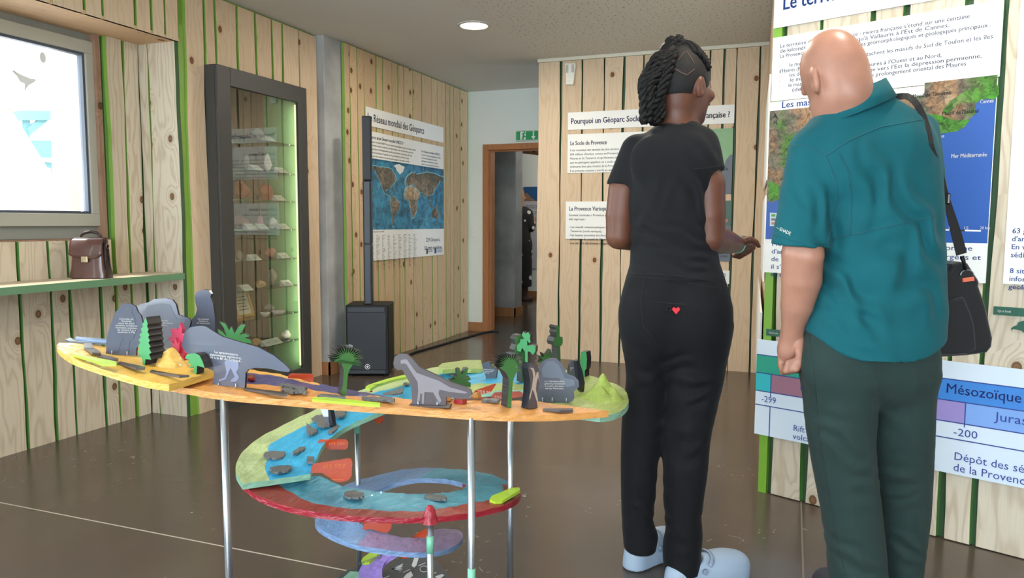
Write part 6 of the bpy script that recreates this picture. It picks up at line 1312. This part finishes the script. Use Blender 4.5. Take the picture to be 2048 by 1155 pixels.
# ---------------------------------------------------------------- the man
DM = 2.12; MO = np.array([uvz(1735, 900, DM)[0], DM, 0.0])
def m_(px, py, dv=0.0): return uvz(px, py, DM+dv)
MAN = empty('person', RT*MO[0]+FW*MO[1], YAW, 'bald person in a teal shirt and dark green trousers with a shoulder bag', 'person')
SK2 = skin('skin_light', (172, 124, 104), .40, .16)
b = SDF((MO[0]-.34, DM-.28, .02), (MO[0]+.26, DM+.34, 1.74), .004)
HC = m_(1668, 146); A = axes(math.radians(-14), math.radians(-20), math.radians(-7)); rgt, fwd, up = A
b.ell(HC+up*.016, (.077, .096, .106), A); b.ell(HC-fwd*.03-up*.012, (.070, .066, .078), A, .012)
b.ell(HC+fwd*.035-up*.060, (.058, .060, .075), A, .018); b.ell(HC+fwd*.070-up*.115, (.032, .028, .022), A, .02)
b.ell(HC+fwd*.098-up*.030, (.013, .018, .028), A, .012); b.ell(HC+fwd*.112-up*.046, (.017, .013, .011), A, .01)
b.ell(HC+fwd*.092-up*.080, (.024, .012, .008), A, .008); b.ell(HC+fwd*.090-up*.092, (.022, .012, .008), A, .008); b.ell(HC+fwd*.086+up*.004, (.050, .014, .011), A, .014)
for sgn in (-1, 1):
    e = HC+rgt*sgn*(.086 if sgn > 0 else .079)-fwd*.010+up*(.004 if sgn > 0 else -.022)
    b.ell(e, (.0105, .024, .038), axes(math.radians(-14-sgn*22), math.radians(-20), math.radians(-7)), .006); b.ell(e+rgt*sgn*.010+fwd*.006, (.006, .011, .020), A, .003, 'sub')
    b.ell(HC+rgt*sgn*.046+fwd*.02-up*.09, (.020, .045, .030), A, .02); b.ell(HC+fwd*.09+rgt*sgn*.034-up*.008, (.012, .010, .008), A, .006)
b.cone(m_(1697, 225), HC-up*.075-fwd*.022, .072, .066, .03); b.cone(m_(1702, 250), m_(1697, 225), .08, .070, .04)
b.ell(m_(1690, 188, -.058), (.05, .018, .012), None, .012)
b.loft(stn(DM, [(250, 1660, 1800, .06), (300, 1640, 1830, .09), (420, 1660, 1840, .10), (560, 1660, 1845, .10), (700, 1650, 1835, .09), (760, 1660, 1820, .08)]), .04)
b.chain([m_(1685, 760), m_(1690, 930, -.01), m_(1712, 1180, -.02)], (.055, .045, .035), .03); b.chain([m_(1795, 760, .01), m_(1802, 930, .04), m_(1805, 1150, .06)], (.055, .045, .035), .03)
AS, AE, AWr = m_(1632, 330, -.015), m_(1605, 508, -.045), m_(1584, 664, .02)
b.chain([AS, m_(1615, 420, -.035), AE, m_(1603, 560, -.03), m_(1594, 610, -.01), AWr], (.05, .053, .0555, .0545, .045, .0295), .03)
b.ell(AE+np.array([.012, -.035, -.005]), (.028, .022, .026), None, .02)
# left hand closed in a loose fist
PC = m_(1577, 700, .03); Mh = axes(math.radians(0), 0, math.radians(-6))
b.ell(PC, (.031, .024, .044), Mh, .018); b.cone(AWr, PC, .0275, .027, .015)
for i in range(4):
    f_ = i/3; kn = m_(1562+f_*30, 727-f_*3, .035-.012*abs(f_-.4)); m1 = m_(1566+f_*28, 744-f_*4, .012); m2 = m_(1572+f_*24, 741-f_*6, -.020); tp = m_(1576+f_*18, 724-f_*5, -.022)
    b.chain([PC+np.array([-.018+.012*i, .006, -.01]), kn, m1, m2, tp], (.011, .0100, .0092, .0088, .0080), .002)
b.chain([AWr+np.array([.018, -.012, -.02]), m_(1598, 700, -.010), m_(1600, 722, -.022), m_(1592, 738, -.030)], (.015, .0125, .0115, .0095), .006)
# right arm, in front of the body
b.chain([m_(1828, 280, .02), m_(1836, 390, .08), m_(1826, 470, .12)], (.045, .045, .045), .02); b.chain([m_(1826, 470, .12), m_(1790, 480, .26)], (.045, .03), .02); b.ell(m_(1775, 478, .29), (.035, .04, .03), None, .02)
for i in range(4): b.chain([m_(1770, 470+i*6, .30), m_(1750, 470+i*7, .32), m_(1745, 476+i*7, .30)], (.011, .010, .009), .005)
b.build('body', SK2, MAN, MO)
TEAL = fabric('teal_shirt', (15, 88, 97), .8, 800, .05, .04)
t = SDF((MO[0]-.33, DM-.24, .80), (MO[0]+.26, DM+.24, 1.62), .005)
t.cone(m_(1628, 305, -.015), m_(1594, 530, -.045), .070, .0785, .03); t.cutplane(m_(1597, 491, -.045), (m_(1592, 560, -.04)-m_(1606, 420, -.05)))
t.cone(m_(1832, 268, .02), m_(1842, 400, .08), .060, .07, .03)
t.loft(stn(DM, [(190, 1668, 1768, .060), (204, 1655, 1792, .072), (222, 1640, 1822, .086), (240, 1622, 1846, .10), (262, 1604, 1858, .114), (290, 1592, 1866, .124), (340, 1596, 1872, .132), (420, 1628, 1875, .136), (500, 1640, 1876, .136), (560, 1632, 1878, .140), (620, 1614, 1880, .152), (660, 1604, 1876, .160), (720, 1600, 1868, .166)]), .02, 2.3)
t.ell(m_(1700, 330, -.09), (.07, .035, .08), None, .03); t.ell(m_(1800, 310, -.09), (.07, .035, .08), None, .03)
sl, (X, Y, Z) = t.sub(t.lo, t.lo+t.n*t.res)
hm = [(1602, 654), (1640, 690), (1680, 704), (1720, 708), (1790, 699), (1830, 684), (1868, 668), (1885, 660)]; hp = catmull([m_(x, y) for x, y in hm], 120)
hz = np.interp(X, hp[:, 0], hp[:, 2]); msk = Z < m_(1600, 560)[2]; t.f[sl] = np.where(msk, np.maximum(t.f[sl], hz-Z), t.f[sl]).astype(np.float32)
t.cone(m_(1695, 175), m_(1697, 192), .066, .066, .004, 'sub')
t.folds([(m_(1790, 560, -.14), (.9, 0, .75), .11, .011, (.13, .12, .14)), (m_(1720, 560, -.14), (.8, 0, .9), .085, .009, (.10, .12, .12)), (m_(1655, 420, -.12), (1, 0, .25), .055, .006, (.05, .1, .11)), (m_(1590, 390, -.1), (.8, 0, .6), .06, .0035, (.06, .1, .1)), (m_(1790, 360, -.14), (1, 0, .3), .08, .008, (.09, .12, .1)), (m_(1840, 480, -.12), (.9, 0, .6), .075, .009, (.06, .12, .12)), (m_(1700, 660, -.14), (.4, 0, 1), .07, .003, (.10, .12, .06))])
SHT = t.build('teal_shirt', TEAL, MAN, MO)
SET = pm('seam_teal', (16, 84, 94), .8)
for P_ in ([(1575, 292), (1612, 290), (1652, 312), (1700, 280), (1760, 254), (1852, 238)], [(1660, 478), (1700, 470), (1780, 452), (1873, 432)], [(1677, 304), (1698, 345), (1703, 400), (1700, 470)], [(1652, 312), (1672, 360), (1676, 400), (1664, 450), (1654, 490)]): seam(SHT, MO, P_, MAN, SET, .0016)
seam(SHT, MO, [(1548, 470), (1600, 484), (1648, 488)], MAN, SET, .0014)
# collar
cpt = []
for py_l, rows_ in ((0, None),):
    ring0, ring1 = [], []
    Cc = m_(1706, 203); 
    for x in np.linspace(-2.6, 2.6, 40):   # angle, 0 = towards the camera
        u_, v_ = math.sin(x), -math.cos(x); dn = -.02*max(0, v_)
        ring0.append(Cc+np.array([u_*.083-.004, v_*.078, u_*.036+.026+dn])-MO); ring1.append(Cc+np.array([u_*.106+.002, v_*.106, u_*.044-.032+dn])-MO)
    mb = MB(); mb.grid([ring1, ring0]); o = mb.build('collar', TEAL, MAN); md = o.modifiers.new('solid', 'SOLIDIFY'); md.thickness = .005; md.offset = 0
S = on_surface(SHT, MO, [(1552, 457), (1582, 463)], .010)
if len(S) == 2:
    o = text(MAN, '—SHADE', .0095, 0, 0, 0, INKW, width=(S[1]-S[0]).length, bold=.02, name='sleeve_lettering'); dd = S[1]-S[0]
    o.location = S[0]; o.rotation_euler = (0, -math.atan2(dd.z, dd.x), math.atan2(dd.y, dd.x))
# trousers
OLV = fabric('dark_green_trousers', (42, 60, 57), .85, 800, .05, .04)
q = SDF((MO[0]-.25, DM-.26, .0), (MO[0]+.26, DM+.28, 1.0), .0055)
q.loft(stn(DM, [(640, 1622, 1850, .105), (668, 1608, 1862, .125), (700, 1606, 1863, .135), (750, 1609, 1859, .128), (785, 1625, 1845, .10), (815, 1680, 1800, .05)]), .03, 2.4)
q.ell(m_(1682, 735, -.060), (.10, .065, .09), None, .05); q.ell(m_(1800, 735, -.056), (.09, .065, .09), None, .05)
q.loft(stn(DM-.01, [(730, 1608, 1748, .122), (770, 1610, 1747, .120), (860, 1618, 1741, .105), (930, 1629, 1746, .096), (1020, 1646, 1757, .090), (1100, 1658, 1766, .086), (1155, 1662, 1769, .086), (1218, 1664, 1768, .084)]), .02, 2.2)
q.loft(stn(DM, [(740, 1742, 1860, .120), (800, 1740, 1857, .112, .01), (860, 1740, 1857, .105, .02), (930, 1748, 1856, .094, .035), (1020, 1760, 1852, .086, .05), (1090, 1766, 1843, .080, .06), (1140, 1770, 1836, .078, .06), (1180, 1772, 1834, .076, .06)]), .02, 2.2)
q.cone(m_(1744, 780, -.17), m_(1742, 880, -.17), .006, .02, .02, 'sub')
q.folds([(m_(1680, 900, -.1), (.4, 0, 1), .07, .004, (.09, .12, .12)), (m_(1805, 950, -.05), (-.2, 0, 1), .045, .005, (.06, .12, .09)), (m_(1710, 1010, -.1), (-.3, 0, 1), .05, .004, (.06, .12, .09)), (m_(1720, 1120, -.1), (.25, 0, 1), .05, .006, (.07, .12, .06)), (m_(1800, 1110, -.02), (.2, 0, 1), .05, .006, (.06, .12, .06)), (m_(1800, 800, -.1), (.8, 0, .6), .08, .005, (.08, .12, .1))])
OT = q.build('dark_green_trousers', OLV, MAN, MO); SEO = pm('seam_green', (34, 50, 48), .8)
seam(OT, MO, [(1620, 668), (1630, 760), (1640, 880), (1655, 960), (1675, 1080), (1690, 1150)], MAN, SEO, .0013); seam(OT, MO, [(1762, 712), (1756, 760), (1746, 800), (1741, 860)], MAN, SEO, .0016)
def shoe(heel, toe):
    h = np.array([heel.dot(RT), heel.dot(FW), 0]); tt = np.array([toe.dot(RT), toe.dot(FW), 0]); d = tt-h; L = np.linalg.norm(d); d /= L; sd = np.array([d[1], -d[0], 0]); Z = np.array([0, 0, 1.]); M_ = np.array([sd, d, Z])
    c = SDF(np.minimum(h, tt)-.09, np.maximum(h, tt)+np.array([.09, .09, .16]), .005)
    c.cone(h+d*.04+Z*.02, h+d*(L-.05)+Z*.015, .040, .046, .02); c.ell(h+d*.06+Z*.06, (.040, .055, .075), M_, .03); c.ell(h+d*(L-.08)+Z*.035, (.046, .08, .042), M_, .03); c.cutplane(np.array([0, 0, .002]), (0, 0, -1))
    return c.build('shoe', pm('shoe_navy', (30, 34, 48), .6), MAN, MO)
g1 = FW*(DM-.06)+RT*m_(1714, 1190)[0]; g2 = FW*(DM+.0)+RT*m_(1806, 1170)[0]; fd = FW*.27-RT*.02
shoe(g1, g1+fd); shoe(g2, g2+FW*.27+RT*.035)

# ---------------------------------------------------------------- shoulder bag
DB = 2.16
def b_(px, py, dv=0.0): return uvz(px, py, DB+dv)
NYL = fabric('black_nylon', (26, 28, 33), .6, 500, .06, .2, .3)
ol = [(1868, 556), (1900, 540), (1906, 528), (1922, 523), (1938, 526), (1950, 545), (1963, 564), (1960, 572), (1974, 612), (1988, 676), (1986, 694), (1976, 706), (1940, 711), (1862, 716), (1850, 716), (1852, 640)]
BO = b_(1920, 716); BAGS = empty('shoulder_bag', RT*BO[0]+FW*BO[1]+Vector((0, 0, BO[2])), YAW, 'black nylon shoulder bag with an orange tab hanging at the hip', 'bag')
P_ = [(b_(x, y, -.045)[0]-BO[0], b_(x, y, -.045)[2]-BO[2]) for x, y in ol]
o = MB().prism(P_, -.045, .055).build('bag_body', NYL, BAGS); md = o.modifiers.new('bevel', 'BEVEL'); md.width = .014; md.segments = 3; md.limit_method = 'ANGLE'; md.angle_limit = math.radians(50)
pk = [(1850, 612), (1885, 605), (1929, 592), (1944, 625), (1952, 655), (1955, 700), (1935, 708), (1852, 712)]
o2 = MB().prism([(b_(x, y, -.06)[0]-BO[0], b_(x, y, -.06)[2]-BO[2]) for x, y in pk], -.060, -.044).build('front_pocket', NYL, BAGS); md = o2.modifiers.new('bevel', 'BEVEL'); md.width = .008; md.segments = 2; md.limit_method = 'ANGLE'
def bl_(px, py, y): q_ = b_(px, py, y); return (q_[0]-BO[0], y, q_[2]-BO[2])
MB().prism([bl_(x, y, -.05)[::2] for x, y in ((1925.5, 556), (1947.5, 553), (1948.5, 561), (1926, 563.5))], -.0515, -.0455).build('orange_tab', pm('tab_orange', (226, 112, 82), .6), BAGS)
MB().tube([bl_(1934.5+13*math.cos(x), 549-9.5*math.sin(x), -.05) for x in np.linspace(-.2, 3.34, 18)], .0016, 6).build('metal_ring', STEEL, BAGS)
MB().tube([bl_(1924, 512, -.05), bl_(1927, 522, -.05), bl_(1931, 540, -.05)], [.006, .0055, .004], 8).build('snap_hook', BLACKP, BAGS)
MB().prism([bl_(x, y, -.05)[::2] for x, y in ((1885.5, 606), (1887, 581), (1888.2, 581), (1886.8, 606))], -.0475, -.0455).build('orange_piping', MATS['tab_orange'], BAGS)
# strap over the right shoulder
q0 = [(1812, 192, -.035), (1832, 206, -.06), (1850, 232, -.085), (1860, 262, -.095), (1866, 290, -.098), (1877, 330, -.075), (1886, 365, -.05), (1893, 398, -.035), (1905, 440, -.03), (1916, 480, -.03), (1923, 508, -.03)]
up_ = []
for i, (x, y, dv) in enumerate(q0):
    if i < 5:
        S = on_surface(SHT, MO, [(x-2, y+3)], .006)
        if S: up_.append(Vector(S[0])+Vector(MO)-Vector(BO)); continue
    q_ = uvz(x, y, DM+dv if i < 7 else DB-.05); up_.append(Vector(q_)-Vector(BO))
up_ = [up_[0]+Vector((-.03, .10, .0))]+up_
n_up = len(up_); up_ = [Vector(q_) for q_ in catmull(up_, 44)]
wid = [.010, .008, .008, .007, .006, .005, .005, .006, .0075, .010, .0125, .013]; mb = MB(); rows_ = []
for i, c in enumerate(up_):
    t_ = (up_[min(i+1, len(up_)-1)]-up_[max(i-1, 0)]).normalized(); sd = Vector((0, 1, 0)).cross(t_); sd.normalize(); w2 = float(np.interp(i/43*11, range(12), wid))*1.15
    nrm_ = t_.cross(sd).normalized()*.0012
    rows_.append([c-sd*w2-nrm_, c+sd*w2-nrm_, c+sd*w2+nrm_, c-sd*w2+nrm_])
mb.grid(rows_, closed=True, smooth=False); mb.build('strap', pm('strap_black', (18, 19, 22), .7), BAGS)
q_ = bl_(1893, 397, -.05); o = MB().box((-.010, -.004, -.016), (.010, .004, .016)).build('strap_buckle', BLACKP, BAGS, .003); o.location = q_
MB().box((.001, -.006, -.012), (.005, -.004, .012)).build('buckle_glint', STEEL, o)

# ---------------------------------------------------------------- person beyond the doorway
FP = atz(1046, 602); DF_ = FP.dot(FW); FO = np.array([FP.dot(RT), DF_, 0.0])
def f_(px, py, dv=0.0): return uvz(px, py, DF_+dv)
FAR_P = empty('person', FP, YAW, 'person with blond hair in a black patterned dress beyond the doorway', 'person')
b = SDF(FO+np.array([-.45, -.4, .0]), FO+np.array([.45, .4, 1.75]), .013); hd = np.array([FO[0]-.06, DF_, 1.55])
b.ell(hd, (.078, .095, .112)); b.ell(hd+np.array([.09, .03, -.02]), (.015, .015, .02), None, .01); b.cone(hd-[0, 0, .22], hd-[0, 0, .08], .06, .05, .03)
b.loft([(.80, FO[0]-.06, DF_, .12, .09), (1.1, FO[0]-.06, DF_, .11, .08), (1.35, FO[0]-.06, DF_, .15, .08), (1.40, FO[0]-.06, DF_, .08, .06)], .04)
b.chain([np.array([FO[0]+.06, DF_, 1.32]), np.array([FO[0]+.10, DF_-.02, 1.08]), np.array([FO[0]+.15, DF_+.10, 1.18])], (.045, .04, .03), .02); b.ell(np.array([FO[0]+.155, DF_+.13, 1.23]), (.02, .03, .035), None, .02)
for k in range(4): b.chain([np.array([FO[0]+.15, DF_+.115+.012*k, 1.24]), np.array([FO[0]+.152, DF_+.13+.012*k, 1.28])], (.012, .010), .006)
for s_ in (-1, 1): b.chain([np.array([FO[0]-.06+s_*.06, DF_, .8]), np.array([FO[0]-.05+s_*.06, DF_, .45]), np.array([FO[0]-.03+s_*.05, DF_, .06])], (.07, .05, .035), .03)
b.build('body', SK2, FAR_P, FO)
dm, n, l, bb = newmat('dress_black_white'); tc = n.new('ShaderNodeTexCoord'); vo = n.new('ShaderNodeTexVoronoi'); vo.inputs['Scale'].default_value = 9; l.new(tc.outputs['Object'], vo.inputs['Vector'])
l.new(mixc(n, l, mathn(n, l, 'LESS_THAN', vo.outputs['Distance'], .30), lin((22, 22, 24)), lin((206, 202, 196))), bb.inputs['Base Color']); bb.inputs['Roughness'].default_value = .8
t = SDF(FO+np.array([-.45, -.4, .1]), FO+np.array([.45, .4, 1.6]), .013)
t.loft([(.22, FO[0]-.04, DF_, .17, .14), (.5, FO[0]-.045, DF_, .175, .13), (.85, FO[0]-.055, DF_, .19, .13), (1.08, FO[0]-.06, DF_, .15, .11), (1.3, FO[0]-.06, DF_, .185, .11), (1.41, FO[0]-.06, DF_, .10, .08)], .03)
t.cone((FO[0]+.08, DF_, 1.31), (FO[0]+.115, DF_-.02, 1.10), .06, .055, .03); t.cone((FO[0]+.115, DF_-.02, 1.08), (FO[0]+.145, DF_+.07, 1.14), .05, .042, .02); t.build('patterned_dress', dm, FAR_P, FO)
t = SDF(hd-.22, hd+.2, .012); t.ell(hd+[-.02, -.01, .02], (.095, .10, .115)); t.cone(hd+[-.02, -.05, -.02], hd+[-.01, -.06, -.17], .075, .06, .03); t.ell(hd+[.09, .06, -.02], (.06, .06, .09), None, .01, 'sub'); t.build('blond_hair', pm('hair_blond', (150, 112, 70), .6, .3, 40, .3), FAR_P, FO)
for s_ in (-1, 1):
    c = SDF(FO+np.array([-.25, -.2, 0]), FO+np.array([.35, .3, .3]), .010); p0 = np.array([FO[0]-.03+s_*.05, DF_, 0]); c.cone(p0+[0, 0, .04], p0+[.10, .10, .03], .045, .04, .02); c.cone(p0+[0, 0, .04], p0+[0, 0, .22], .05, .055, .02); c.cutplane((0, 0, .002), (0, 0, -1)); c.build('ankle_boot', pm('boot_brown', (84, 60, 48), .6), FAR_P, FO)
